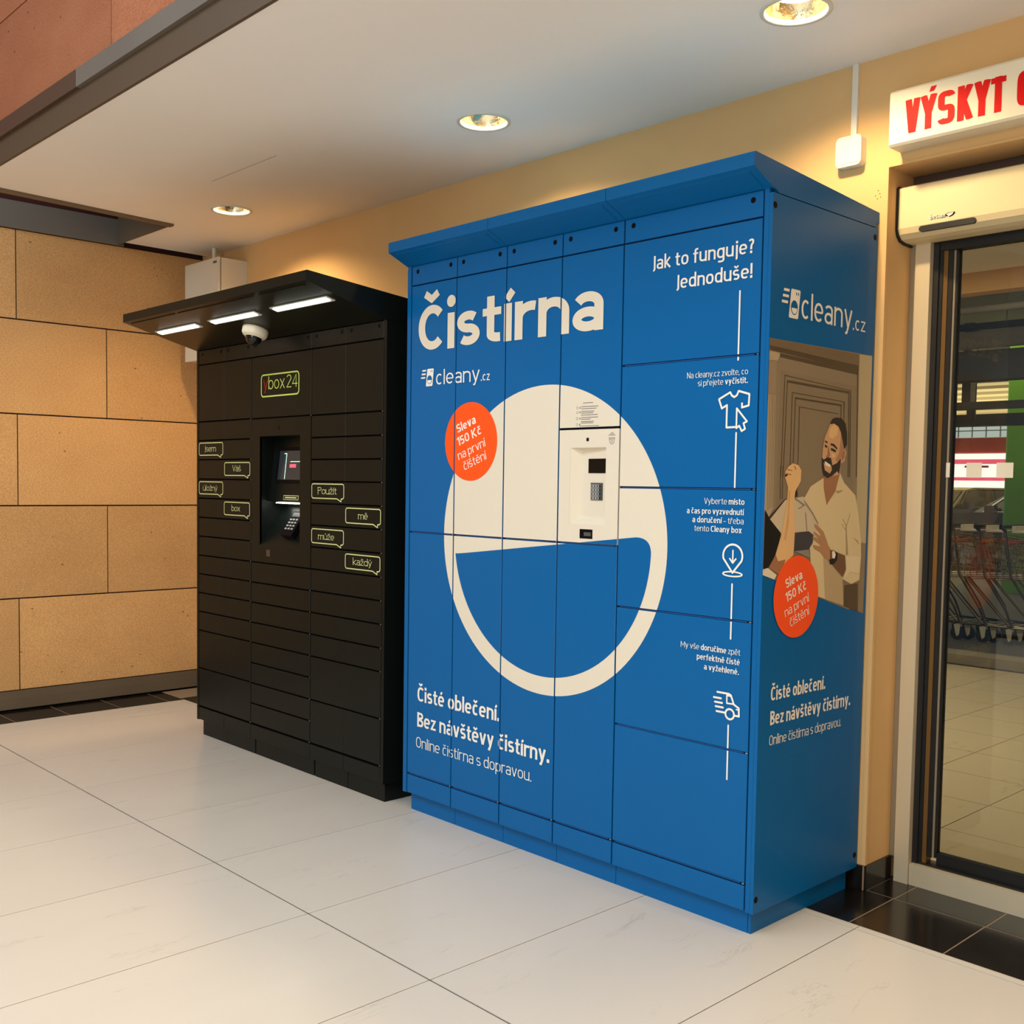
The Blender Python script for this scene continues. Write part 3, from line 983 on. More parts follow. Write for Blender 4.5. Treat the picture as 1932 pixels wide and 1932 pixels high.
box('lower_rail', 'steel_dull', bl, -3.741, -3.732, -6.0, 0.60, 0.012, 0.075)
box('shadow_slot', 'shadow_black', bl, -3.741, -3.7375, -6.0, 0.60, 0.0, 0.0119)

# fascia of the lowered ceiling, clad in reddish stone, over its metal trims
wall_front = struct(box('wall_front', 'joint_stone', None, -2.95, 4.3, -1.001, -0.90, 2.905, 4.6))
for r, (z0, z1, off) in enumerate(((2.937, 3.378, -1.314), (3.378, 3.90, -0.79), (3.90, 4.45, -1.314))):
    js = sorted(set([-2.95, 4.3] + [off + 1.32 * k for k in range(-1, 5) if -2.9 < off + 1.32 * k < 4.2]))
    for a, b in zip(js[:-1], js[1:]):
        MB().box(0, b - a - 0.006, 0, 0.010, 0, z1 - z0 - 0.006).build('stone_panel', 'redstone', wall_front).location = (a + 0.003, -1.011, z0 + 0.003)
t1 = struct(box('trim_1', 'trim_dark', None, -2.95, 4.3, -1.013, -1.0, 2.762, 2.870))
box('trim_section', 'steel_brown', t1, -2.95, -1.605, -1.030, -1.0125, 2.868, 2.936)
box('trim_section', 'steel_grey', t1, -1.602, 4.3, -1.030, -1.0125, 2.868, 2.936)

# ceiling with round holes for the downlights
ZC = 2.764
LIGHTS = [(-2.491, 0.134), (-0.524, 0.134), (0.863, 0.122), (2.45, 0.128)]
cb = MB()


def quad(pts):
    cb.add([(x, y, ZC) for x, y in pts], [(0, 1, 2, 3)])


def lx(y):
    return -3.03 + (0.06 - y) * 0.0755


quad([(lx(-1.0), -1.0), (4.3, -1.0), (4.3, 0.0), (lx(0.0), 0.0)])
quad([(-3.669, 0.26), (4.3, 0.26), (4.3, 0.625), (-3.669, 0.625)])
x = None
edges = []
prev = lx(0.0)
for (cx, cy) in LIGHTS:
    edges.append((prev, cx - 0.13)); prev = cx + 0.13
edges.append((prev, 4.3))
quad([(lx(0.0), 0.0), (edges[0][1], 0.0), (edges[0][1], 0.06), (lx(0.06), 0.06)])
quad([(-3.669, 0.06), (edges[0][1], 0.06), (edges[0][1], 0.26), (-3.669, 0.26)])
for a, b in edges[1:]:
    quad([(a, 0.0), (b, 0.0), (b, 0.26), (a, 0.26)])
for (cx, cy) in LIGHTS:
    n = 32
    inner = [(cx + 0.098 * math.cos(2 * math.pi * i / n + math.pi / 4), cy + 0.098 * math.sin(2 * math.pi * i / n + math.pi / 4), ZC) for i in range(n)]
    outer = []
    cs = [(cx + 0.13, 0.26), (cx - 0.13, 0.26), (cx - 0.13, 0.0), (cx + 0.13, 0.0)]
    for i in range(n):
        k = i // 8; t = (i % 8) / 8
        p, q = cs[k], cs[(k + 1) % 4]
        outer.append((p[0] + (q[0] - p[0]) * t, p[1] + (q[1] - p[1]) * t, ZC))
    cb.add(inner + outer, [(i, (i + 1) % n, n + (i + 1) % n, n + i) for i in range(n)])
cb.box(-3.669, 4.3, 0.06, 0.9, 2.96, 3.0)
cb.box(-2.95, 4.3, -1.0, 0.06, 2.96, 3.0)
ceiling = struct(cb.build('ceiling', 'ceiling_paint'))
box('hatch_joint', 'ceiling_line', ceiling, -2.072, -1.50, -0.2015, -0.199, ZC - 0.0006, ZC + 0.001)
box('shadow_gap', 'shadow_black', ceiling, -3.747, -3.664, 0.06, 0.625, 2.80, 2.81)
box('end_plate', 'steel_dull', ceiling, -3.72, -3.03, 0.058, 0.066, 2.758, 3.35)
MB().prism([(-3.052, 0.066), (-3.008, 0.066), (-2.925, -1.0), (-2.972, -1.0)], 'z', 2.752, 2.96).build('edge_lip', 'steel_dull', ceiling)
box('void_shade_strip', 'void_shade_red', ceiling, -3.7365, -3.731, -2.2, 0.058, 2.905, 3.03)  # added dark strip over the stone, shade put in as colour
box('wall_plate', 'steel_grey', ceiling, -3.7365, -3.722, -2.2, 0.096, 2.752, 2.906)

# ================================================================ DOWNLIGHTS
where = ['over the black locker', 'over the left end of the blue locker', 'over the right end of the blue locker', 'in front of the doorway']
for (cx, cy), w_ in zip(LIGHTS, where):
    t = thing('ceiling_downlight', 'round recessed downlight glowing warm ' + w_, 'ceiling light', (cx, cy, ZC), 'downlights in the white ceiling')
    MB().lathe([(0.106, ZC + 0.001), (0.105, ZC - 0.005), (0.094, ZC - 0.006), (0.089, ZC), (0.089, ZC + 0.01)], cx, cy).build('trim_ring', 'ring_white', t, True)
    MB().lathe([(0.089, ZC + 0.008), (0.084, ZC + 0.030), (0.070, ZC + 0.050)], cx, cy).build('reflector', 'reflector', t, True)
    MB().lathe([(0.070, ZC + 0.050), (0.035, ZC + 0.046), (0.001, ZC + 0.045)], cx, cy).build('lamp', 'lamp_glow', t, True)
    d = bpy.data.lights.new('downlight', 'SPOT')
    d.energy = 46 if cx < 2 else 26
    d.color = (1.0, 0.70, 0.36)
    d.spot_size = math.radians(148)
    d.spot_blend = 0.55
    d.shadow_soft_size = 0.035
    o = bpy.data.objects.new('downlight', d)
    COL.objects.link(o)
    o.parent = t
    o.location = (0, 0, 0.02)

# ================================================================ BLUE LOCKER
L = thing('parcel_locker', 'blue laundry locker with a large white smiling circle on its doors', 'locker', (0.03, 0.3, 0))
B = [-0.795, -0.517, -0.238, 0.043, 0.322, 0.852]      # column seams
GAP = 0.0028
(MB().box(-0.819, 0.871, 0.030, 0.618, 0.074, 2.218).box(-0.819, 0.096, 0.012, 0.030, 0.074, 2.218).box(0.266, 0.871, 0.012, 0.030, 0.074, 2.218)
 .box(0.096, 0.266, 0.012, 0.030, 0.074, 1.214).box(0.096, 0.266, 0.012, 0.030, 1.486, 2.218).build('cabinet_body', 'blue_gap', L))
box('side_panel', 'blue_paint', L, 0.871, 0.883, 0.0, 0.618, 0.074, 2.2085)
box('side_panel', 'blue_paint', L, -0.821, -0.8195, 0.0, 0.618, 0.074, 2.2085)
box('side_frame', 'blue_paint', L, -0.8195, B[0] - GAP, 0.0, 0.011, 0.074, 2.222)
box('side_frame', 'blue_paint', L, B[5] + GAP, 0.8705, 0.0, 0.011, 0.074, 2.222)
for i in range(5):
    a, b = B[i] + GAP, B[i + 1] - GAP
    tp = MB().slab(a, b, 0.001, 0.011, 2.1455, 2.2205).build('top_panel', 'blue_paint', L)
    for hx in (B[i] + 0.038, B[i + 1] - 0.037):
        MB().cyl((hx, 0.0005, 2.197), (hx, 0.004, 2.197), 0.0088, 16).build('lock_plug', 'black_plastic', tp)
    MB().slab(a, b, 0.0, 0.011, 0.076, 0.1515).build('bottom_panel', 'blue_paint', L)


def door(parent, x0, x1, z0, z1, m='blue_paint', y=0.0, gz=0.0022, bottom=0.004, name='door'):
    return MB().slab(x0 + GAP, x1 - GAP, y, y + 0.011, z0 + bottom, z1 - gz, 0.0012).build(name, m, parent)


def seam_lip(parent, x0, x1, z, m, y=0.0):
    """thin folded edge seen inside the horizontal seam, with the hinge pin at its right end"""
    box('door_lip', m, parent, x0 + 0.012, x1 - 0.020, y + 0.0035, y + 0.010, z - 0.0012, z + 0.0016)
    box('hinge_pin', 'chrome', parent, x1 - 0.012, x1 - 0.004, y + 0.002, y + 0.009, z - 0.0012, z + 0.0018)


for i in range(4):
    zsplit = 1.152
    if i < 3:
        door(L, B[i], B[i + 1], zsplit, 2.1425)
    else:
        door(L, B[i], B[i + 1], 1.547, 2.1425)
        box('door_lip', 'black_plastic', L, B[3] + 0.004, B[4] - 0.012, 0.004, 0.010, 1.5455, 1.549)
    door(L, B[i], B[i + 1], 0.157, zsplit)
    seam_lip(L, B[i], B[i + 1], zsplit + 0.0005, 'blue_lip')
    seam_lip(L, B[i], B[i + 1], 0.1575, 'blue_lip')
zz = [0.157, 0.556, 0.9515, 1.348, 1.746, 2.1425]
for a, b in zip(zz[:-1], zz[1:]):
    door(L, B[4], B[5], a, b)
    seam_lip(L, B[4], B[5], a + 0.0005, 'blue_lip')

# payment console: a cream panel with a recessed tray
x0, x1, z0, z1 = B[3] + GAP, B[4] - GAP, 1.1560, 1.5425
rx0, rx1, rz0, rz1 = 0.100, 0.262, 1.219, 1.481
ix0, ix1, iz0, iz1 = 0.130, 0.262, 1.247, 1.475
cp = MB()
cp.add([(x0, 0, z0), (x1, 0, z0), (x1, 0, z1), (x0, 0, z1), (rx0, 0, rz0), (rx1, 0, rz0), (rx1, 0, rz1), (rx0, 0, rz1),
        (ix0, 0.026, iz0), (ix1, 0.010, iz0), (ix1, 0.010, iz1), (ix0, 0.026, iz1), (x0, 0.011, z0), (x1, 0.011, z0), (x1, 0.011, z1), (x0, 0.011, z1)],
       [(0, 1, 5, 4), (1, 2, 6, 5), (2, 3, 7, 6), (3, 0, 4, 7), (4, 5, 9, 8), (5, 6, 10, 9), (6, 7, 11, 10), (7, 4, 8, 11), (8, 9, 10, 11), (0, 12, 13, 1), (1, 13, 14, 2), (2, 14, 15, 3), (3, 15, 12, 0)])
console = cp.build('control_panel', 'cream_panel', L)

def tray_y(x):
    return 0.026 - 0.016 * (x - ix0) / (ix1 - ix0)


def on_tray(name, m, xa, xb, za, zb, h, parent=console):
    ya, yb = tray_y(xa), tray_y(xb)
    return MB().add([(xa, ya - h, za), (xb, yb - h, za), (xb, yb - h, zb), (xa, ya - h, zb), (xa, ya, za), (xb, yb, za), (xb, yb, zb), (xa, ya, zb)],
                    [(0, 1, 2, 3), (4, 7, 6, 5), (0, 4, 5, 1), (1, 5, 6, 2), (2, 6, 7, 3), (3, 7, 4, 0)]).build(name, m, parent)


on_tray('screen', 'screen_black', 0.166, 0.255, 1.395, 1.444, 0.002)
kp = on_tray('keypad', 'key_grey', 0.180, 0.240, 1.303, 1.362, 0.003)
for r in range(4):
    for c in range(4):
        a = 0.1835 + c * 0.0138; zt = 1.356 - r * 0.0133
        on_tray('key', 'key_metal' if c < 3 else 'key_grey', a, a + 0.0115, zt - 0.0105, zt, 0.0055, kp)
        on_tray('key_legend', 'black_plastic', a + 0.0035, a + 0.0080, zt - 0.0085, zt - 0.002, 0.0062, kp)
box('camera_window', 'black_plastic', console, 0.173, 0.184, -0.0012, 0.003, 1.503, 1.5145)
rd = box('card_reader', 'black_plastic', console, 0.150, 0.2085, -0.0015, 0.003, 1.171, 1.203)
box('reader_slot', 'key_grey', rd, 0.170, 0.202, -0.0022, 0.0, 1.180, 1.193)

# plinth in five lengths
P = [-0.796, -0.517, -0.238, 0.043, 0.322, 0.849, 0.861]
for a, b in zip(P[:-1], P[1:]):
    box('plinth_section', 'blue_paint', L, a + 0.001, b - 0.001, 0.026, 0.589, 0.0, 0.074)
# roof in three lengths, oversailing the doors
for a, b in ((-0.821, -0.2365), (-0.2345, 0.3245), (0.3265, 0.883)):
    rf = MB().prism([(-0.099, 2.264), (-0.099, 2.303), (-0.092, 2.3045), (0.632, 2.261), (0.632, 2.228), (0.606, 2.2225), (0.606, 2.2115), (0.03, 2.2115), (0.02, 2.2185), (-0.002, 2.2225)], 'x', a, b).build('roof_section', 'blue_paint', L)
    # lining sheet under the overhang
    MB().prism([(-0.083, 2.2572 - 0.0018), (-0.083, 2.2572), (-0.010, 2.2262), (-0.010, 2.2262 - 0.0018)], 'x', a + 0.028, b - 0.028).build('lining_sheet', 'blue_paint', rf)
for (y, z) in ((0.012, 2.174), (0.600, 2.178), (0.014, 0.116), (0.601, 0.119)):
    MB().cyl((0.8835, y, z), (0.880, y, z), 0.0100, 16).build('lock_plug', 'black_plastic', L)

# ---- what is printed on the doors
FP = ('front', 0.0)
SEAMS = [(c - 0.0032, c + 0.0032, 0, 2.3) for c in B[1:5]]
SEAMS += [(B[0], B[4], 1.152 - 0.003, 1.152 + 0.0045), (B[3], B[4], 1.543, 1.551)]
SEAMS += [(B[4], B[5], z - 0.003, z + 0.0045) for z in zz[1:-1]]
TRAY = [(rx0 - 0.001, rx1 + 0.001, rz0 - 0.001, rz1 + 0.001)]
cxx, czz = -0.022, 1.1535
flat('circle_print', 'cream_panel', L, FP, [disc(cxx, czz, 0.5515, 144)], 0.0006, SEAMS + TRAY + [(0.150, 0.2085, 1.171, 1.203), (0.173, 0.184, 1.503, 1.5145)])
# smile: everything of the inner disc below a slanting, round-cornered line
pts = []
ri = 0.4865


def line_z(x):
    return 1.087 + (x + 0.44) * (1.190 - 1.087) / (0.426 + 0.44)


a0, a1 = math.radians(-171.5), math.radians(-3.5)
for i in range(90):
    t = a0 + (a1 - a0) * i / 89
    pts.append((cxx + ri * math.cos(t), czz + ri * math.sin(t)))


def bez(p, c, q, n=8):
    return [((1 - t) ** 2 * p[0] + 2 * t * (1 - t) * c[0] + t * t * q[0], (1 - t) ** 2 * p[1] + 2 * t * (1 - t) * c[1] + t * t * q[1]) for t in [k / n for k in range(1, n)]]


rq = (0.400, line_z(0.400) - 0.001)
lq = (-0.435, line_z(-0.435))
pts += bez(pts[-1], (0.470, 1.188), rq) + [rq, lq] + bez(lq, (-0.492, 1.081), pts[0])
flat('smile_print', 'blue_print', L, FP, [pts], 0.0011, SEAMS)
flat('discount_sticker', 'orange_print', L, FP, [disc(-0.4235, 1.513, 0.1495)], 0.0016, SEAMS)
ro = math.radians(19)
for body, xa, w_, zb, bo in (('Sleva', -0.4975, 0.112, 1.546, 0.20), ('150 Kč', -0.4945, 0.142, 1.495, 0.19), ('na první', -0.489, 0.165, 1.442, 0.115), ('čištění', -0.455, 0.136, 1.403, 0.115)):
    text('sticker_lettering', body, 'white_print', L, FP, xa, xa + w_, zb, 0.034, bo, 0.0022, ro, SEAMS)
text('headline_lettering', 'Čistírna', 'cream_panel', L, FP, -0.745, 0.240, 1.875, 0.183, 0.225, 0.0022, 0, SEAMS, e=2.05, X=0.75, gap=0.06)


def machine_logo(parent, plane, u0, z0, s, wtext, cuts=(), off=0.002, m='white_print', hole='blue_print'):
    """washing machine with speed lines, then the web address"""
    def T(p):
        return (u0 + p[0] * s, z0 + p[1] * s)
    lines = []
    for k, (xa, xb) in enumerate(((0.12, 0.50), (0.06, 0.46), (0.0, 0.41))):
        zc = 1.02 - k * 0.22
        lines.append([T(p) for p in ((xa + 0.02, zc), (xa, zc - 0.10), (xb, zc - 0.10), (xb + 0.02, zc))])
    body = [T((x + 0.12 * z, z)) for x, z in rrect(0.50, 1.14, -0.02, 1.06, 0.06, 3)]
    flat('logo_mark', m, parent, plane, lines + [body], off, cuts)
    eyes = [[T(p) for p in disc(0.98, 0.90, 0.030, 12, 0.060)], [T(p) for p in disc(1.12, 0.90, 0.030, 12, 0.060)]]
    drum = [T(p) for p in disc(0.86, 0.38, 0.235, 32, 0.27)]
    flat('logo_drum', hole, parent, plane, eyes + [drum], off + 0.0005, cuts)
    half = [(0.86 + 0.19 * math.cos(math.radians(a)), 0.36 + 0.215 * math.sin(math.radians(a))) for a in range(180, 361, 12)]
    flat('logo_water', m, parent, plane, [[T(p) for p in half]], off + 0.001, cuts)
    w1, w2, w3 = wtext
    text('logo_lettering', 'cleany', m, parent, plane, w1[0], w1[1], w1[2], w1[3], 0.125, off, 0, cuts, e=2.1, X=0.76)
    text('logo_lettering', '.cz', m, parent, plane, w2[0], w2[1], w2[2], w2[3], 0.14, off, 0, cuts, e=2.1, X=0.76)


machine_logo(L, FP, -0.727, 1.7375, 0.0635, ((-0.632, -0.376, 1.739, 0.057), (-0.368, -0.318, 1.739, 0.033), 0), SEAMS)
text('slogan_lettering', 'Čisté oblečení.', 'white_print', L, FP, -0.727, -0.237, 0.466, 0.060, 0.185, 0.0022, 0, SEAMS, gap=0.075)
text('slogan_lettering', 'Bez návštěvy čistírny.', 'white_print', L, FP, -0.727, 0.025, 0.3615, 0.060, 0.185, 0.0022, 0, SEAMS, gap=0.075)
text('slogan_lettering', 'Online čistírna s dopravou.', 'white_print', L, FP, -0.733, -0.064, 0.2755, 0.044, 0.105, 0.0022, 0, SEAMS)
text('instruction_lettering', 'Jak to funguje?', 'white_print', L, FP, 0.447, 0.824, 2.043, 0.043, 0.16, 0.0022, 0, SEAMS)
text('instruction_lettering', 'Jednoduše!', 'white_print', L, FP, 0.543, 0.821, 1.971, 0.043, 0.16, 0.0022, 0, SEAMS)
for pieces, xa, xb, zb in (([('Na cleany.cz zvolte, co', 0.105)], 0.592, 0.815, 1.6895), ([('si přejete', 0.105), ('vyčistit.', 0.165)], 0.634, 0.815, 1.6635),
                           ([('Vyberte', 0.105), ('místo', 0.165)], 0.669, 0.815, 1.302), ([('a čas pro vyzvednutí', 0.165)], 0.604, 0.815, 1.271), ([('a doručení', 0.165), ('– třeba', 0.105)], 0.626, 0.814, 1.244), ([('tento', 0.105), ('Cleany box', 0.165)], 0.634, 0.808, 1.217),
                           ([('My vše', 0.105), ('doručíme', 0.165), ('zpět', 0.105)], 0.593, 0.815, 0.849), ([('perfektně čisté', 0.165)], 0.656, 0.814, 0.819), ([('a vyžehlené.', 0.165)], 0.684, 0.812, 0.790)):
    text('instruction_lettering', pieces, 'white_print', L, FP, xa, xb, zb, 0.0185, 0.12, 0.0022, 0, SEAMS)
for za, zb in ((1.734, 1.937), (1.352, 1.517), (0.896, 1.062), (0.465, 0.631)):
    flat('guide_line', 'white_print', L, FP, stroke([(0.779, za), (0.779, zb)], 0.0055), 0.002, SEAMS)
W_ = 0.0062
shirt = [(0.7435, 1.534), (0.7435, 1.601), (0.725, 1.592), (0.714, 1.620), (0.754, 1.639), (0.760, 1.629), (0.769, 1.624), (0.778, 1.629), (0.784, 1.6415), (0.822, 1.6305), (0.8205, 1.597), (0.797, 1.592), (0.797, 1.604)]
flat('shirt_icon', 'white_print', L, FP, stroke([(0.7735, 1.5345), (0.7435, 1.534)] + shirt[1:], W_), 0.002)
flat('cursor_icon', 'white_print', L, FP, stroke([(0.779, 1.590), (0.779, 1.531), (0.789, 1.538), (0.798, 1.522), (0.810, 1.528), (0.804, 1.545), (0.816, 1.550)], 0.0058, True), 0.002)
pin = [(0.7785 + 0.0345 * math.cos(math.radians(a)), 1.1475 + 0.0345 * math.sin(math.radians(a))) for a in range(-25, 206, 11)]
flat('pin_icon', 'white_print', L, FP, stroke([(0.779, 1.0965)] + pin, W_, True) + stroke(disc(0.779, 1.0925, 0.0345, 28, 0.007), 0.0045, True)
     + stroke([(0.779, 1.164), (0.779, 1.127)], 0.005) + stroke([(0.768, 1.139), (0.779, 1.126), (0.790, 1.139)], 0.005), 0.002)
van = stroke([(0.736, 0.7275), (0.778, 0.7275), (0.786, 0.724), (0.797, 0.698), (0.815, 0.689), (0.816, 0.6645), (0.800, 0.6645)], W_)
van += stroke([(0.771, 0.722), (0.786, 0.7215), (0.796, 0.699), (0.7715, 0.698)], 0.005, True)
van += stroke([(0.806, 0.684), (0.815, 0.684)], 0.004) + stroke(disc(0.783, 0.666, 0.0155, 24), W_, True) + stroke([(0.7345, 0.668), (0.767, 0.668)], W_)
for k, (a, b) in enumerate(((0.7235, 0.750), (0.728, 0.7545), (0.731, 0.758))):
    van += stroke([(a, 0.7095 - 0.0135 * k), (b, 0.7095 - 0.0135 * k)], W_)
flat('van_icon', 'white_print', L, FP, van, 0.002)
# small print above the console: rows too fine to read, and the camera badge
rows = []
for z, xa, xb in ((1.6335, 0.154, 0.200), (1.621, 0.146, 0.224), (1.614, 0.146, 0.216), (1.605, 0.146, 0.206), (1.599, 0.146, 0.202), (1.5925, 0.146, 0.222), (1.584, 0.146, 0.224), (1.578, 0.146, 0.190), (1.570, 0.146, 0.206), (1.5655, 0.146, 0.202),
                  (1.555, 0.140, 0.228)):
    rows.append([(xa, z - 0.0009), (xb, z - 0.0009), (xb, z + 0.0009), (xa, z + 0.0009)])
for z in (1.6175, 1.602, 1.581, 1.5605):
    rows.append(disc(0.1405, z, 0.0022, 10, 0.003)); rows += stroke(rrect(0.125, 0.132, z - 0.004, z + 0.004, 0.001, 2), 0.0007, True)
flat('small_print', 'grey_print', L, FP, rows, 0.0014)
badge = stroke([(0.275, 1.513), (0.300, 1.513), (0.300, 1.509), (0.275, 1.509)], 0.0012, True) + stroke([(0.277, 1.509), (0.2775, 1.500), (0.282, 1.4935), (0.2875, 1.4915), (0.293, 1.4935), (0.2975, 1.500), (0.298, 1.509)], 0.0012) + stroke(disc(0.2875, 1.5015, 0.004, 16), 0.001, True)
for z, xa, xb in ((1.5295, 0.283, 0.294), (1.5255, 0.277, 0.299), (1.5215, 0.272, 0.303)):
    badge.append([(xa, z - 0.0006), (xb, z - 0.0006), (xb, z + 0.0006), (xa, z + 0.0006)])
flat('camera_badge', 'grey_print', L, FP, badge, 0.0016)

# ---- what is printed on the right side
SP = ('side', 0.883)
poster = flat('poster_print', 'print_door_brown', L, SP, [POSTER[0][1]], 0.0005)
for i, (m, pts) in enumerate(POSTER[1:]):
    flat('poster_detail', 'print_' + m, poster, SP, [pts], 0.0006 + 0.00003 * i)
machine_logo(L, SP, 0.058, 1.862, 0.0800, ((0.167, 0.468, 1.865, 0.078), (0.474, 0.555, 1.864, 0.034 + 0.012), 0), (), 0.0012)
flat('discount_sticker', 'orange_print', L, SP, [disc(0.184, 1.0225, 0.1262)], 0.0032)
for body, ya, w_, zb, bo in (('Sleva', 0.125, 0.094, 1.050, 0.20), ('150 Kč', 0.127, 0.117, 1.008, 0.19), ('na první', 0.124, 0.142, 0.963, 0.115), ('čištění', 0.155, 0.113, 0.931, 0.115)):
    text('sticker_lettering', body, 'white_print', L, SP, ya, ya + w_, zb, 0.029, bo, 0.0038, math.radians(17))
text('slogan_lettering', 'Čisté oblečení.', 'white_print', L, SP, 0.062, 0.374, 0.714, 0.043, 0.18, 0.0012, gap=0.075)
text('slogan_lettering', 'Bez návštěvy čistírny.', 'white_print', L, SP, 0.062, 0.536, 0.640, 0.043, 0.18, 0.0012, gap=0.075)
text('slogan_lettering', 'Online čistírna s dopravou.', 'white_print', L, SP, 0.060, 0.481, 0.578, 0.031, 0.105, 0.0012)

# ================================================================ BLACK LOCKER
D = thing('parcel_locker', 'black parcel locker with a lit canopy, speech-bubble stickers and a touch screen', 'locker', (-1.735, 0.3, 0))
DY = -0.03
C5 = [-2.535, -2.268, -2.002, -1.475, -1.209, -0.940]
N0, N1, NZ0, NZ1 = -1.920, -1.567, 1.041, 1.563          # niche opening
(MB().box(-2.553, -0.930, 0.20, 0.59, 0.083, 2.015).box(-2.553, N0 - 0.004, DY + 0.012, 0.20, 0.083, 2.015).box(N1 + 0.004, -0.930, DY + 0.012, 0.20, 0.083, 2.015)
 .box(N0 - 0.004, N1 + 0.004, DY + 0.012, 0.20, 0.083, NZ0 - 0.004).box(N0 - 0.004, N1 + 0.004, DY + 0.012, 0.20, NZ1 + 0.004, 2.015).build('cabinet_body', 'dark_gap', D))
box('side_panel', 'dark_paint', D, -0.930, -0.918, DY, 0.59, 0.083, 2.02)
box('side_panel', 'dark_paint', D, -2.556, -2.5535, DY, 0.59, 0.083, 2.02)
box('side_frame', 'dark_paint', D, -2.5535, C5[0] - GAP, DY, DY + 0.011, 0.083, 2.02)
box('side_frame', 'dark_paint', D, C5[5] + GAP, -0.9305, DY, DY + 0.011, 0.083, 2.02)


def dslab(x0, x1, z0, z1, name='door', hair=False):
    g0 = GAP
    return MB().slab(x0 + g0, x1 - g0, DY, DY + 0.011, z0 + 0.0042, z1 - 0.0022, 0.0014).build(name, 'dark_paint', D)


def split_pair(x0, xm, x1, z0, z1, name='door'):
    """two leaves that almost touch in the middle"""
    for a, b, ga, gb in ((x0, xm, GAP, 0.0007), (xm, x1, 0.0007, GAP)):
        MB().slab(a + ga, b - gb, DY, DY + 0.011, z0 + 0.0042, z1 - 0.0022, 0.0012).build(name, 'dark_paint', D)


zl = [0.157, 0.359, 0.559, 0.659, 0.758, 0.857, 0.955, 1.055, 1.154, 1.254, 1.354, 1.454, 1.553, 1.650, 1.944]
for a, b in zip(zl[:-1], zl[1:]):
    split_pair(C5[0], C5[1], C5[2], a, b)
    box('hinge_pin', 'chrome', D, C5[2] - 0.009, C5[2] - 0.004, DY + 0.002, DY + 0.008, a - 0.0010, a + 0.0030)
zr = [0.157, 0.357, 0.557, 0.657, 0.757, 0.856, 0.955, 1.055, 1.154, 1.252, 1.351, 1.449, 1.547, 1.647, 1.944]
for a, b in zip(zr[:-1], zr[1:]):
    split_pair(C5[3], C5[4], C5[5], a, b)
    box('hinge_pin', 'chrome', D, C5[5] - 0.009, C5[5] - 0.004, DY + 0.002, DY + 0.008, a - 0.0010, a + 0.0030)
zc_ = [0.157, 0.257, 0.357, 0.457, 0.558, 0.657, 0.756, 0.855, 0.955]
for a, b in zip(zc_[:-1], zc_[1:]):
    dslab(C5[2], C5[3], a, b)
    box('hinge_pin', 'chrome', D, C5[3] - 0.009, C5[3] - 0.004, DY + 0.002, DY + 0.008, a - 0.0010, a + 0.0030)
dslab(C5[2], C5[3], 1.648, 1.944)
box('hinge_pin', 'chrome', D, C5[3] - 0.009, C5[3] - 0.004, DY + 0.002, DY + 0.008, 1.647, 1.651)
for a, b in zip(C5[:-1], C5[1:]):
    tp = MB().slab(a + 0.0012, b - 0.0012, DY + 0.001, DY + 0.011, 1.9475, 2.018).build('top_panel', 'dark_paint', D)
    for hx in (a + 0.039, b - 0.031):
        MB().cyl((hx, DY + 0.0003, 1.9985), (hx, DY + 0.005, 1.9985), 0.0088, 14).build('lock_plug', 'black_plastic', tp)
    MB().slab(a + 0.0012, b - 0.0012, DY, DY + 0.011, 0.086, 0.1515).build('bottom_panel', 'dark_paint', D)
for a, b in ((-2.535, -2.268), (-2.268, -2.000), (-1.993, -1.475), (-1.468, -1.207), (-1.205, -0.938)):
    box('plinth_section', 'dark_paint', D, a + 0.001, b - 0.001, -0.004, 0.56, 0.0, 0.083)
roof = MB().prism([(-0.424, 2.124), (-0.424, 2.163), (-0.418, 2.165), (0.59, 2.069), (0.59, 2.0205), (-0.032, 2.0205)], 'x', -2.558, -0.914).build('canopy', 'dark_paint', D)
# two folded grooves in the underside
nv = Vector((0, -0.394, -0.1035)).normalized()


def under(t, lift=0.0):
    """point on the sloping underside: t = 0 at the front rim, 1 at the doors"""
    y = -0.424 + 0.392 * t; z = 2.124 - 0.1035 * t
    n = Vector((-0.1035, -0.392)).normalized()
    return (y + n.x * lift, z + n.y * lift)


for a, b in ((-2.515, -2.06), (-2.02, -1.35), (-1.30, -0.96)):
    MB().prism([under(0.06, 0.0), under(0.075, 0.0), under(0.075, 0.003), under(0.06, 0.003)], 'x', a, b).build('folded_rib', 'dark_paint', roof)
for a, b in ((-2.491, -2.070), (-1.947, -1.532), (-1.402, -0.972)):
    la = MB().prism([under(0.34, -0.001), under(0.45, -0.001), under(0.45, 0.004), under(0.34, 0.004)], 'x', a, b).build('strip_lamp', 'led_tray', D)
    MB().prism([under(0.355, 0.003), under(0.425, 0.003), under(0.42, 0.0075), under(0.36, 0.0075)], 'x', a + 0.018, b - 0.018).build('lamp_tube', 'led_white', la)
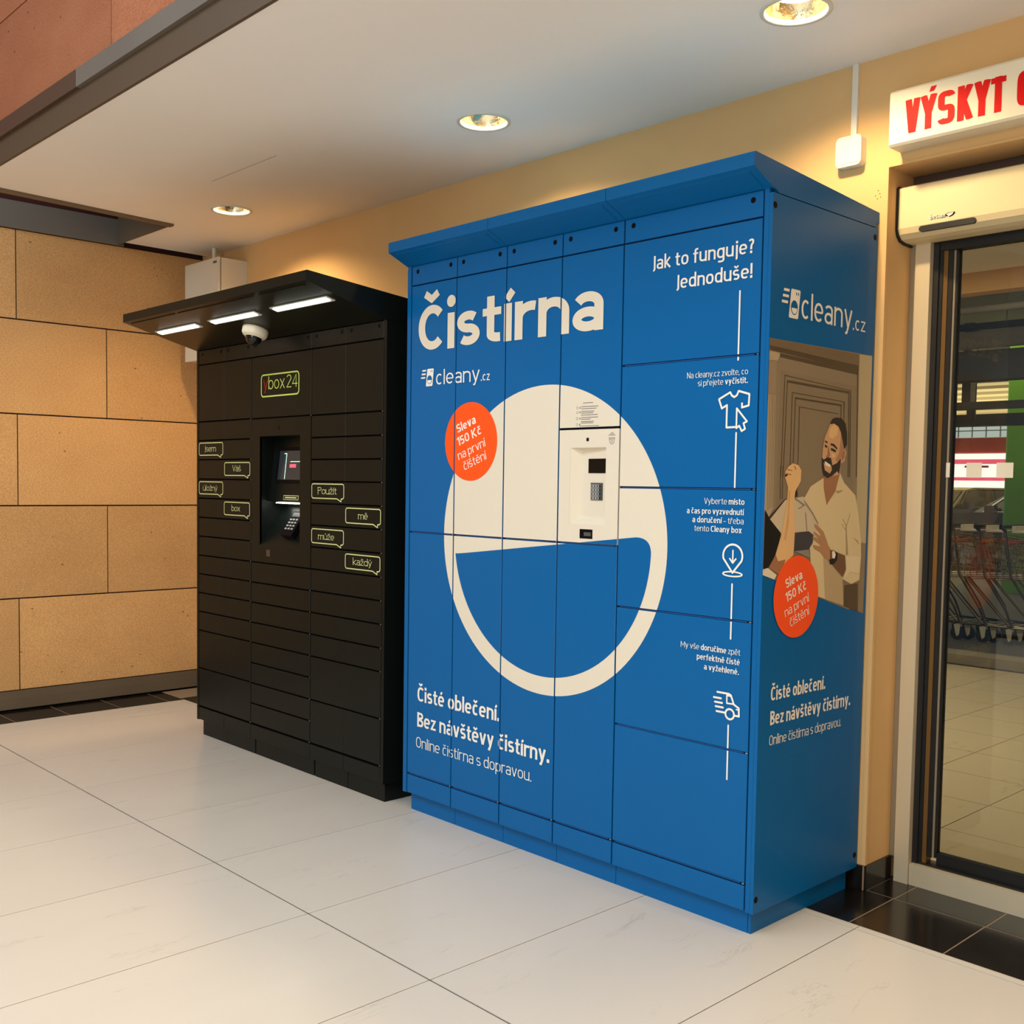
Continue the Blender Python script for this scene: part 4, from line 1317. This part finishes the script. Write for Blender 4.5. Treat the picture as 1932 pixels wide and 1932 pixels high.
# dome camera under the canopy
cy_, cx_ = -0.145, -1.762
ztop = 2.124 - 0.1035 * (cy_ + 0.424) / 0.392
dc = MB().lathe([(0.0, -0.001), (0.084, -0.001), (0.086, -0.012), (0.084, -0.036), (0.074, -0.050), (0.060, -0.054), (0.0, -0.054)], 0, 0).build('dome_camera', 'camera_white', None, True)
dc['label'] = 'white dome security camera with a dark glass ball under the black canopy'
dc['category'] = 'security camera'
dc.location = (cx_, cy_, ztop)
dc.scale = (0.70, 0.70, 0.78)
dc.rotation_euler = (-math.atan(0.1035 / 0.392), 0, 0)
dome = MB().lathe([(0.056 * math.cos(math.radians(a)), -0.052 - 0.052 * math.sin(math.radians(a))) for a in range(0, 91, 10)], 0, 0).build('glass_dome', 'dome_glass', None, True)
dome.parent = dc
collar = MB().lathe([(0.062, -0.053), (0.060, -0.059), (0.056, -0.058)], 0, 0).build('dome_collar', 'camera_white', None, True)
collar.parent = dc

# payment panel with its niche
px0, px1, pz0, pz1 = C5[2] + GAP, C5[3] - GAP, 0.9592, 1.6458
pn = MB()
pn.box(px0, N0, DY, DY + 0.011, pz0, pz1).box(N1, px1, DY, DY + 0.011, pz0, pz1).box(N0, N1, DY, DY + 0.011, pz0, NZ0).box(N0, N1, DY, DY + 0.011, NZ1, pz1)
con = pn.build('control_panel', 'dark_paint', D)
yb0, yb1 = 0.056, 0.020      # back of the niche: top, and above the shelf
ni = MB()
ni.add([(N0, DY, NZ1), (N1, DY, NZ1), (N1, yb0, NZ1), (N0, yb0, NZ1)], [(0, 1, 2, 3)])
ni.add([(N0, yb0, NZ1), (N1, yb0, NZ1), (N1, yb1, 1.252), (N0, yb1, 1.252)], [(0, 1, 2, 3)])
ni.add([(N0, yb1, 1.252), (N1, yb1, 1.252), (N1, 0.085, 1.247), (N0, 0.085, 1.247)], [(0, 1, 2, 3)])
ni.add([(N0, 0.085, 1.247), (N1, 0.085, 1.247), (N1, 0.095, 1.225), (N0, 0.095, 1.225)], [(0, 1, 2, 3)])
ni.add([(N0, 0.095, 1.225), (N1, 0.095, 1.225), (N1, DY, NZ0), (N0, DY, NZ0)], [(0, 1, 2, 3)])
for X in (N0, N1):
    ni.add([(X, DY, NZ1), (X, yb0, NZ1), (X, yb1, 1.252), (X, 0.085, 1.247), (X, 0.095, 1.225), (X, DY, NZ0)], [(0, 1, 2, 3, 4, 5)])
ni.build('niche', 'dark_paint', con)


def back_y(z):
    return yb1 + (yb0 - yb1) * (z - 1.252) / (NZ1 - 1.252)


def on_back(name, m, xa, xb, za, zb, h, parent=con):
    return MB().prism([(back_y(za) - h, za), (back_y(zb) - h, zb), (back_y(zb) + 0.001, zb), (back_y(za) + 0.001, za)], 'x', xa, xb).build(name, m, parent)


scr = on_back('screen', 'black_plastic', -1.872, -1.612, 1.342, 1.512, 0.006)
mat('screen_lit', (36, 42, 46), 0.15, emit=0.5)
mat('screen_line', (190, 240, 225), 0.4, emit=1.0)
mat('screen_red', (214, 90, 110), 0.4, emit=0.7)
on_back('display', 'screen_lit', -1.852, -1.630, 1.358, 1.495, 0.0066, scr)
on_back('display_line', 'screen_line', -1.792, -1.788, 1.360, 1.482, 0.0070, scr)
on_back('display_line', 'screen_line', -1.810, -1.790, 1.480, 1.484, 0.0070, scr)
on_back('display_line', 'screen_line', -1.752, -1.66, 1.442, 1.445, 0.0070, scr)
on_back('display_mark', 'screen_red', -1.755, -1.70, 1.415, 1.432, 0.0070, scr)
st = on_back('notice_sticker', 'green_print', -1.790, -1.660, 1.262, 1.284, 0.0012)
on_back('sticker_face', 'dark_paint', -1.787, -1.663, 1.265, 1.281, 0.0016, st)
on_back('sticker_text', 'green_print', -1.775, -1.675, 1.270, 1.276, 0.0020, st)
sl = MB().box(-1.862, -1.62, 0.024, 0.074, 1.2440, 1.2475).build('shelf_lamp', 'led_white', con)
# card terminal standing on the slope
dirv = Vector((0, DY - 0.095, NZ0 - 1.225)).normalized()
nrm = Vector((0, dirv.z, -dirv.y)) if dirv.z < 0 else Vector((0, -dirv.z, dirv.y))
if nrm.z < 0:
    nrm = -nrm


def slope_pt(x, t, h):
    p = Vector((x, 0.095, 1.225)) + dirv * t + nrm * h
    return tuple(p)


def on_slope(name, m, xa, xb, ta, tb, h0, h1, parent):
    vs_ = [slope_pt(x, t, h) for h in (h0, h1) for x, t in ((xa, ta), (xb, ta), (xb, tb), (xa, tb))]
    return MB().add(vs_, [(0, 3, 2, 1), (4, 5, 6, 7), (0, 1, 5, 4), (1, 2, 6, 5), (2, 3, 7, 6), (3, 0, 4, 7)]).build(name, m, parent)


te = on_slope('card_terminal', 'black_plastic', -1.735, -1.640, 0.040, 0.175, 0.0, 0.032, con)
on_slope('terminal_screen', 'key_grey', -1.725, -1.650, 0.050, 0.072, 0.032, 0.0335, te)
for r in range(4):
    for c in range(3):
        on_slope('terminal_key', 'key_metal', -1.724 + c * 0.026, -1.710 + c * 0.026, 0.084 + r * 0.017, 0.092 + r * 0.017, 0.032, 0.035, te)
box('key_slot', 'black_plastic', con, -1.752, -1.744, DY - 0.0006, DY + 0.001, 1.592, 1.612)
box('seal_label', 'steel_brown', con, -1.858, -1.825, DY - 0.0005, DY + 0.001, 0.990, 1.022)

# stickers: rounded speech bubbles with a tail at the lower right
DP = ('front', DY)


def bubble(x0, x1, z0, z1, word, wx0, wx1, base, cap):
    r = 0.011
    pts = []
    for cx, cz, s in ((x0 + r, z0 + r, 180), (x1 - r, z0 + r, 270), (x1 - r, z1 - r, 0), (x0 + r, z1 - r, 90)):
        if s == 270:
            pts += [(x1 - 0.052, z0), (x1 - 0.020, z0 - 0.0125), (x1 - 0.020, z0)]
        for k in range(5):
            a = math.radians(s + 90 * k / 4)
            pts.append((cx + r * math.cos(a), cz + r * math.sin(a)))
    rim = flat('speech_bubble', 'green_print', D, DP, stroke(pts, 0.0045, True), 0.0006)
    text('bubble_lettering', word, 'green_print', rim, DP, wx0, wx1, base, cap, 0.10, 0.0008, e=2.2, X=0.72, serif=True, gap=0.03)


bubble(-2.529, -2.280, 1.478, 1.541, 'Jsem', -2.469, -2.349, 1.4965, 0.031)
bubble(-2.262, -2.012, 1.375, 1.439, 'Váš', -2.184, -2.100, 1.3955, 0.030)
bubble(-2.529, -2.280, 1.278, 1.341, 'úložný', -2.490, -2.335, 1.2955, 0.029)
bubble(-2.265, -2.014, 1.177, 1.241, 'box', -2.192, -2.107, 1.1975, 0.030)
bubble(-1.467, -1.217, 1.277, 1.341, 'Použít', -1.420, -1.271, 1.2955, 0.031)
bubble(-1.201, -0.950, 1.175, 1.239, 'mě', -1.111, -1.040, 1.194, 0.029)
bubble(-1.467, -1.217, 1.076, 1.139, 'může', -1.416, -1.288, 1.093, 0.029)
bubble(-1.202, -0.951, 0.978, 1.040, 'každý', -1.147, -1.008, 0.996, 0.030)
pl = flat('logo_plate', 'lime_print', D, DP, stroke(rrect(-1.907, -1.578, 1.751, 1.853, 0.018, 5), 0.0065, True), 0.0006)
text('logo_lettering', 'y', 'red_print', pl, DP, -1.886, -1.848, 1.783, 0.060, 0.085, 0.0008, e=2.0)
text('logo_lettering', 'box', 'lime_print', pl, DP, -1.842, -1.699, 1.783, 0.060, 0.085, 0.0008, e=2.0)
text('logo_lettering', '24', 'lime_print', pl, DP, -1.684, -1.589, 1.783, 0.060, 0.085, 0.0008, e=2.0)

# ================================================================ THINGS ON THE WALL
E_ = thing('electrical_enclosure', 'grey metal switch box with a lock, on the wall above the black locker', 'switch box', (-3.4, 0.62, 2.08))
box('housing', 'enclosure_grey', E_, -3.600, -3.186, 0.452, 0.6245, 2.080, 2.666)
box('door_gasket', 'shadow_black', E_, -3.596, -3.192, 0.446, 0.452, 2.084, 2.662)
box('door', 'enclosure_grey', E_, -3.603, -3.186, 0.432, 0.446, 2.078, 2.667)
MB().cyl((-3.578, 0.430, 2.41), (-3.578, 0.434, 2.41), 0.014, 16).build('lock', 'black_plastic', E_)
box('maker_plate', 'key_grey', E_, -3.245, -3.205, 0.4305, 0.433, 2.635, 2.648)
MB().cyl((-3.40, 0.52, 2.66), (-3.40, 0.52, 2.762), 0.012, 10).build('conduit', 'trunking_white', E_)
MB().cyl((-3.40, 0.52, 2.665), (-3.40, 0.52, 2.685), 0.024, 10).build('cable_gland', 'trunking_white', E_)

R_ = thing('wall_router', 'white square rounded box on the yellow wall above the blue locker', 'wall box', (0.78, 0.62, 2.475))
MB().prism(rrect(0.736, 0.828, 2.425, 2.524, 0.016), 'y', 0.590, 0.6245).build('cover', 'trunking_white', R_)
MB().prism(rrect(0.746, 0.818, 2.435, 2.514, 0.010), 'y', 0.5885, 0.5905).build('front_plate', 'trunking_white', R_)
tr = MB().box(0.777, 0.797, 0.612, 0.6245, 2.5245, 2.7635).build('cable_trunking', 'trunking_white')
tr['label'] = 'thin white vertical cable duct between ceiling and square white box'
tr['category'] = 'cable duct'

S_ = thing('sign_box', 'white box sign with red capital letters above the doorway', 'sign', (1.6, 0.62, 2.44))
MB().prism([(0.545, 2.448), (0.545, 2.606), (0.552, 2.614), (0.6245, 2.614), (0.6245, 2.441), (0.552, 2.441)], 'x', 0.948, 2.35).build('housing', 'sign_white', S_)
SG = ('front', 0.545)
for w_, xa, xb in (('V', 1.000, 1.0485), ('Y', 1.049, 1.102), ('S', 1.105, 1.158), ('K', 1.166, 1.2145), ('Y', 1.215, 1.2645), ('T', 1.265, 1.309), ('O', 1.341, 1.391)):
    text('sign_lettering', w_, 'sign_red', S_, SG, xa, xb, 2.4705, 0.1035, 0.20, 0.0012, 0, [(xa - 0.1, xb + 0.1, 2.40, 2.4705), (xa - 0.1, xb + 0.1, 2.574, 2.65)], e=4.0)
flat('sign_lettering', 'sign_red', S_, SG, [[(1.076, 2.582), (1.091, 2.582), (1.100, 2.597), (1.082, 2.597)]], 0.0012)

# ================================================================ DOORWAY
dr = bpy.data.objects.new('door_1', None); COL.objects.link(dr); struct(dr); dr.location = (2.0, 0.82, 0)
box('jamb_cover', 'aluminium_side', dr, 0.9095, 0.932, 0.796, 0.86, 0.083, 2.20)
box('frame_post', 'aluminium', dr, 0.932, 0.983, 0.786, 0.86, 0.0, 2.20)
box('head_rail', 'steel_brown', dr, 0.9095, 3.24, 0.80, 0.86, 2.178, 2.405)
box('rubber_seal', 'rubber_black', dr, 0.9835, 1.002, 0.810, 0.86, 0.075, 2.18)
box('rubber_seal', 'rubber_black', dr, 1.002, 1.013, 0.818, 0.86, 0.075, 2.18)
box('guide_profile', 'track_brown', dr, 1.0135, 1.028, 0.822, 0.86, 0.075, 2.18)
box('rubber_seal', 'rubber_black', dr, 1.0285, 1.043, 0.826, 0.86, 0.10, 2.18)
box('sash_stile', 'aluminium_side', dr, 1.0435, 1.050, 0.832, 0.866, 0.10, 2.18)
box('sash_stile', 'rubber_black', dr, 1.0505, 1.056, 0.836, 0.866, 0.10, 2.18)
box('top_rail', 'rubber_black', dr, 0.984, 3.2, 0.815, 0.86, 2.150, 2.178)
box('threshold', 'aluminium', dr, 0.985, 3.24, 0.790, 0.815, 0.0, 0.072)
box('floor_track', 'rubber_black', dr, 0.985, 3.24, 0.8155, 0.870, 0.0, 0.078)
box('bottom_rail', 'rubber_black', dr, 1.057, 3.2, 0.838, 0.862, 0.0785, 0.118)
gp = box('glass_pane', 'glass', dr, 1.056, 3.2, 0.847, 0.853, 0.118, 2.150)
for a in (1.007 + 0.050, 1.105, 1.203):
    pass
box('frame_post', 'aluminium', dr, 3.19, 3.245, 0.786, 0.86, 0.0, 2.20)
for a, b in ((1.0565, 1.0575), (1.105, 1.155), (1.203, 1.256)):
    if b - a > 0.01:
        box('safety_marker', 'film_white', dr, a, b, 0.8455, 0.8468, 1.398, 1.447)
box('safety_marker', 'film_white', dr, 1.005, 1.056, 0.8305, 0.8315, 1.398, 1.447)

O_ = thing('door_operator', 'cream sliding-door drive housing with small raised lettering under the sign', 'door drive', (2.0, 0.75, 2.26))
prof = [(0.69, 2.345), (0.695, 2.349), (0.80, 2.356), (0.80, 2.178), (0.745, 2.178), (0.716, 2.183), (0.698, 2.197), (0.69, 2.215)]
MB().prism(prof, 'x', 0.916, 3.2).build('housing', 'operator_cream', O_)
prof2 = [(0.685, 2.347), (0.692, 2.353), (0.80, 2.358), (0.80, 2.170), (0.742, 2.171), (0.711, 2.177), (0.693, 2.192), (0.685, 2.212)]
MB().prism(prof2, 'x', 0.904, 0.916).build('end_cap', 'rubber_black', O_)
pill = [(0.996 + 0.009 * math.cos(math.radians(a)), 2.203 + 0.009 * math.sin(math.radians(a))) for a in range(90, 271, 20)] + [(1.163 + 0.009 * math.cos(math.radians(a)), 2.203 + 0.009 * math.sin(math.radians(a))) for a in range(-90, 91, 20)]
MB().prism(pill, 'y', 0.6885, 0.705).build('sensor_window', 'rubber_black', O_)
OP = ('front', 0.69)
text('lettering_shadow', 'besam', 'black_plastic', O_, OP, 1.0252, 1.0752, 2.2263, 0.0150, 0.20, 0.0008)  # dark offset copy, a painted shadow behind the letters
text('raised_lettering', 'besam', 'trunking_white', O_, OP, 1.024, 1.074, 2.2275, 0.0150, 0.17, 0.0016)
flat('raised_emblem', 'black_plastic', O_, OP, [[(1.074, 2.237), (1.084, 2.240), (1.104, 2.240), (1.106, 2.236), (1.100, 2.230), (1.088, 2.225), (1.084, 2.229), (1.076, 2.230)]], 0.0010)
flat('raised_emblem', 'trunking_white', O_, OP, [[(1.077, 2.236), (1.088, 2.2385), (1.101, 2.2385), (1.097, 2.233), (1.086, 2.2275)]], 0.0018)
MB().cyl((0.958, 0.775, 2.188), (0.975, 0.770, 2.190), 0.006, 10).build('latch_pin', 'gold_pin', O_)

# ================================================================ BEYOND THE GLASS
pf = struct(box('passage_floor', 'grout_dark', None, -9.0, 4.3, 0.905, 5.62, -0.12, -0.0025))
tile_set(pf, 'passage_tile', 'marble_old', [0.34 + 0.442 * k for k in range(-7, 6)], [0.915] + [1.04 + 0.45 * k for k in range(11)] , 0.004, 0.004)
kerb = struct(MB().box(-9.0, 4.3, 5.62, 5.86, -0.12, 0.072).build('trim_2', 'concrete'))
box('drain_grate', 'concrete_dark', kerb, -9.0, 4.3, 5.86, 6.15, -0.1, 0.030)
for k in range(4):
    box('grate_bar', 'steel_dull', kerb, -5.0, 1.0, 5.885 + 0.065 * k, 5.91 + 0.065 * k, 0.030, 0.040)
park = struct(box('ground_park', 'asphalt', None, -40.0, 6.0, 6.15, 45.0, -0.12, 0.0))
c2 = struct(MB().box(-9.0, 4.3, 0.905, 4.29, 2.76, 2.85).build('ceiling_passage', 'ceiling_paint'))
box('ceiling_downstand', 'wall_paint', c2, -9.0, 4.3, 4.27, 4.40, 2.63, 3.5)
c3 = struct(MB().box(-30.0, 6.0, 4.40, 29.5, 3.5, 3.7).build('ceiling_park', 'park_ceiling'))
for k in range(9):
    box('ceiling_rib', 'park_ceiling', c3, -20.0, 6.0, 17.0 + 1.3 * k, 17.08 + 1.3 * k, 3.44, 3.5)
wr = struct(MB().box(3.9, 4.3, 0.905, 20.0, 0, 3.5).build('wall_right', 'concrete'))
ws = struct(MB().box(4.7, 4.9, -6.0, 0.625, 0, 4.6).build('wall_blocker', 'wall_paint'))  # unseen wall added to keep ambient light off the blue locker's side
wm = struct(MB().box(-14.0, 4.3, 9.5, 9.75, 2.60, 2.93).build('beam_park', 'concrete_dark'))


def beam(name, m, label, *a):
    o = box(name, m, None, *a)
    o['label'] = label
    o['category'] = 'pipe' if 'pipe' in name or 'duct' in name else 'beam'
    return o


pipe = MB().cyl((-8.0, 8.5, 3.21), (3.5, 8.5, 3.235), 0.036, 12).build('service_pipe', 'concrete', None, True)
pipe['label'] = 'pale pipe hanging highest under the car park ceiling, seen through the door'
pipe['category'] = 'pipe'
tray = beam('cable_tray', 'shadow_black', 'dark cable tray hanging just below the pale pipe in the car park', -8.0, 3.5, 8.60, 8.78, 3.05, 3.10)
tray['category'] = 'cable tray'
duct = MB().cyl((-10.0, 9.35, 3.03), (3.5, 9.35, 3.03), 0.10, 16).build('air_duct', 'concrete', None, True)
duct['label'] = 'thick stained duct along the top of the dark beam in the car park'
duct['category'] = 'duct'
for i, hx in enumerate((-1.95, -0.9, 0.4)):
    h = MB().cyl((hx, 8.69, 3.08), (hx, 8.69, 3.5), 0.008, 6).build('hanger_rod', 'steel_dull', tray)
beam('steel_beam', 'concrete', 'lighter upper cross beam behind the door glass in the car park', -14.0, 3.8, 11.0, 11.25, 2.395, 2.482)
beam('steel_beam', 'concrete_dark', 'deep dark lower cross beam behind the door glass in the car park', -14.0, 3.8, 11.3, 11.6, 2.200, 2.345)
po = MB().box(-3.452, -3.341, 11.26, 11.29 + 0.0, 2.2, 3.5).box(-3.452, -3.341, 11.10, 11.29, 2.482, 3.5).build('steel_post', 'concrete_dark')
po['label'] = 'short dark post rising from the cross beams to the ceiling'
po['category'] = 'post'
gc = MB().prism(rrect(-3.24, -2.50, 12.0, 12.6, 0.04, 3), 'z', 0.0, 3.5).build('painted_column', 'green_paint')
gc['label'] = 'bright green painted column in the car park behind the shopping carts'
gc['category'] = 'column'
# building across the car park, daylight on its bands painted as glow
fb = thing('shop_front', 'far shop front with red cladding and white and pink bands glowing as if in daylight', 'building', (-12, 30, 0))
box('wall', 'concrete', fb, -30, 4, 30.3, 31, 0, 6)
box('window_band', 'daylight_sky', fb, -30, 4, 30.1, 30.3, 2.97, 3.75)
for k in range(20):
    box('mullion', 'steel_grey', fb, -14.0 + 0.42 * k, -13.985 + 0.42 * k, 30.05, 30.1, 2.97, 3.75)
box('window_rail', 'steel_grey', fb, -30, 4, 30.05, 30.1, 3.16, 3.185)
box('red_band', 'red_cladding', fb, -30, 4, 29.9, 30.3, 2.50, 2.945)
box('white_band', 'daylight_white', fb, -30, 4, 29.8, 30.3, 1.36, 2.47)
box('pink_band', 'daylight_pink', fb, -30, 4, 29.75, 29.8, 2.16, 2.30)
box('pink_band', 'daylight_pink', fb, -30, 4, 29.75, 29.8, 1.66, 1.76)
for k in range(6):
    box('sign_band', 'red_cladding', fb, -13.6 + 1.05 * k, -12.9 + 1.05 * k, 29.70, 29.75, 2.05, 2.11)


def car(name, label, x, y, paint, frame, rz):
    t = thing(name, label, 'car', (x, y, 0))
    t.rotation_euler = (0, 0, rz)
    bpy.context.view_layer.update()

    def add(mb, nm, m, smooth=False):
        o = mb.build(nm, m, None, smooth)
        o.parent = t
        return o
    side = [(-2.15, 0.35), (-2.2, 0.62), (-2.12, 0.92), (-1.25, 1.02), (-0.72, 1.36), (-0.35, 1.42), (0.9, 1.42), (1.55, 1.34), (1.95, 1.02), (2.12, 0.92), (2.16, 0.45), (2.05, 0.3), (-1.9, 0.28)]
    lower = [(-2.15, 0.35), (-2.2, 0.62), (-2.12, 0.92), (-1.25, 1.0), (1.95, 1.0), (2.12, 0.92), (2.16, 0.45), (2.05, 0.3), (-1.9, 0.28)]
    add(MB().prism(lower, 'y', -0.88, 0.88), 'body', paint)
    cab = [(-1.25, 1.0), (-0.66, 1.37), (-0.35, 1.42), (0.9, 1.42), (1.5, 1.34), (1.95, 1.0)]
    n = len(cab)
    vs_ = [(a, -0.86 + (b - 1.0) * 0.32, b) for a, b in cab] + [(a, 0.86 - (b - 1.0) * 0.32, b) for a, b in cab]
    fs = [tuple(range(n - 1, -1, -1)), tuple(range(n, 2 * n))] + [(i, (i + 1) % n, n + (i + 1) % n, n + i) for i in range(n)]
    add(MB().add(vs_, fs), 'cabin', paint)
    for s in (-1, 1):
        def yy(z, o):
            return s * (0.86 - (z - 1.0) * 0.32 + o)
        for pts in ([(-1.02, 1.03), (-0.62, 1.335), (0.20, 1.365), (0.20, 1.03)], [(0.27, 1.03), (0.27, 1.365), (0.92, 1.37), (1.42, 1.30), (1.62, 1.03)]):
            add(MB().add([(a, yy(b, 0.006), b) for a, b in pts] + [(a, yy(b, -0.01), b) for a, b in pts], [(0, 1, 2, 3) if len(pts) == 4 else (0, 1, 2, 3, 4)]), 'side_window', 'car_glass')
        rim = [(-1.08, 1.01), (-0.64, 1.355), (-0.3, 1.385), (0.92, 1.39), (1.46, 1.32), (1.70, 1.01)]
        add(MB().tube([(a, yy(b, 0.012), b) for a, b in rim] + [(-1.08, yy(1.01, 0.012), 1.01)], 0.016, 5), 'window_trim', frame)
        add(MB().box(-1.0, -0.84, *(sorted((s * 0.9, s * 1.04))), 1.0, 1.12), 'mirror', paint)
        for wx in (-1.35, 1.35):
            w = add(MB().cyl((wx, s * 0.72, 0.33), (wx, s * 0.90, 0.33), 0.33, 20), 'wheel', 'tyre_black')
            h = MB().cyl((wx, s * 0.90, 0.33), (wx, s * 0.91, 0.33), 0.2, 16).build('hub_cap', 'chrome', None)
            h.parent = w
    add(MB().add([(-1.20, -0.78, 1.035), (-1.20, 0.78, 1.035), (-0.70, 0.68, 1.355), (-0.70, -0.68, 1.355)], [(0, 1, 2, 3)]).add([(-1.22, -0.78, 1.03), (-1.22, 0.78, 1.03), (-0.72, 0.68, 1.35), (-0.72, -0.68, 1.35)], [(0, 1, 2, 3)]), 'windscreen', 'car_glass')
    for s in (-1, 1):
        add(MB().box(-2.19, -2.08, *(sorted((s * 0.5, s * 0.84))), 0.66, 0.80), 'headlamp', 'chrome')
    add(MB().box(-2.225, -2.15, -0.45, 0.45, 0.45, 0.7), 'grille', 'black_plastic')
    return t


car('car', 'dark car parked behind the carts, its windscreen towards the door', -7.4, 19.8, 'car_dark', 'car_dark', math.radians(80))
car('car', 'dark car with bright window trim, beside the green column', -3.70, 15.95, 'car_dark', 'car_silver', 0.0)


# shopping carts nested in a row
def make_cart():
    t = thing('shopping_cart', 'cart', 'shopping cart', (0, 0, 0))

    def add(mb, nm, m, parent=t, smooth=False):
        o = mb.build(nm, m, None, smooth)
        o.parent = parent
        return o
    W = 0.27
    # basket: tapering wire box, open end towards the handle (-x)
    bs = MB()
    tz, bz = 0.93, 0.56

    def ring(x, z, w):
        return (x, w, z)
    for s in (-1, 1):
        bs.tube([(-0.42, s * W, tz + 0.02), (0.42, s * W * 0.80, tz - 0.08)], 0.006, 4)
        bs.tube([(-0.30, s * W * 0.86, bz), (0.36, s * W * 0.68, bz + 0.05)], 0.005, 4)
        for k in range(13):
            f = k / 12
            bs.tube([(-0.42 + 0.84 * f, s * W * (1 - 0.2 * f), tz + 0.02 - 0.10 * f), (-0.30 + 0.66 * f, s * W * (0.86 - 0.18 * f), bz + 0.05 * f)], 0.0028, 3)
        for k in (1, 2, 3):
            g = k / 4
            bs.tube([(-0.42 + 0.12 * g, s * W * (1 - 0.14 * g), tz + 0.02 - (tz + 0.02 - bz) * g), (0.42 - 0.06 * g, s * W * (0.8 - 0.12 * g), tz - 0.08 - (tz - 0.13 - bz) * g)], 0.0028, 3)
    for k in range(11):
        f = k / 10 * 2 - 1
        bs.tube([(-0.30, f * W * 0.86, bz), (0.36, f * W * 0.68, bz + 0.05), (0.42, f * W * 0.8, tz - 0.08)], 0.0028, 3)
    add(bs, 'basket', 'tube_chrome')
    fr = MB()
    for s in (-1, 1):
        fr.tube([(-0.46, s * W, 1.0), (-0.40, s * W, 0.60), (-0.20, s * W, 0.30), (-0.14, s * W, 0.15)], 0.011, 6)
        fr.tube([(-0.34, s * W * 0.95, 0.58), (0.05, s * W * 0.9, 0.16), (0.38, s * W * 0.7, 0.15)], 0.010, 6)
        fr.tube([(-0.14, s * W, 0.15), (0.38, s * W * 0.7, 0.15)], 0.009, 6)
    fr.tube([(-0.14, -W, 0.16), (-0.14, W, 0.16)], 0.009, 6).tube([(0.38, -W * 0.7, 0.15), (0.38, W * 0.7, 0.15)], 0.009, 6)
    add(fr, 'frame', 'tube_chrome')
    add(MB().tube([(-0.46, -W, 1.0), (-0.50, -W, 1.04), (-0.50, W, 1.04), (-0.46, W, 1.0)], 0.016, 8), 'handle', 'black_plastic')
    add(MB().box(-0.44, -0.30, -0.11, 0.11, 0.985, 1.0).box(-0.47, -0.44, -0.11, 0.11, 0.985, 1.045), 'child_seat', 'enclosure_grey')
    add(MB().tube([(-0.44, -W, 0.90), (-0.44, W, 0.90)], 0.02, 6), 'bumper', 'orange_plastic')
    for x, y in ((-0.16, -W), (-0.16, W), (0.36, -W * 0.7), (0.36, W * 0.7)):
        wh = add(MB().cyl((x, y - 0.014, 0.062), (x, y + 0.014, 0.062), 0.062, 16), 'wheel', 'tyre_black')
        fo = MB().prism([(x - 0.03, 0.14), (x + 0.03, 0.14), (x + 0.022, 0.05), (x, 0.03), (x - 0.012, 0.06)], 'y', y - 0.022, y - 0.016).prism([(x - 0.03, 0.14), (x + 0.03, 0.14), (x + 0.022, 0.05), (x, 0.03), (x - 0.012, 0.06)], 'y', y + 0.016, y + 0.022).build('fork', 'wheel_cover', None)
        fo.parent = wh
    return t


proto = make_cart()
carts = [(-2.04, 'shopping cart at the far left end of the nested row, half behind the door edge'), (-1.81, 'second shopping cart from the left in the nested row behind the glass'),
         (-1.58, 'third shopping cart from the left in the nested row behind the glass'), (-1.35, 'fourth shopping cart from the left, below the car windows'),
         (-1.12, 'fifth shopping cart from the left, below the green column'), (-0.89, 'last shopping cart in view, nearest the right edge of the door glass')]
for i, (cx, lab) in enumerate(carts):
    if i == 0:
        r = proto
    else:
        r = proto.copy(); COL.objects.link(r)
        for ch in list(proto.children):
            c = ch.copy(); COL.objects.link(c); c.parent = r
            for g in ch.children:
                d = g.copy(); COL.objects.link(d); d.parent = c
    r.location = (cx + 0.16, 7.24, 0)
    r['label'] = lab
    r['group'] = 'shopping carts nested in a row'
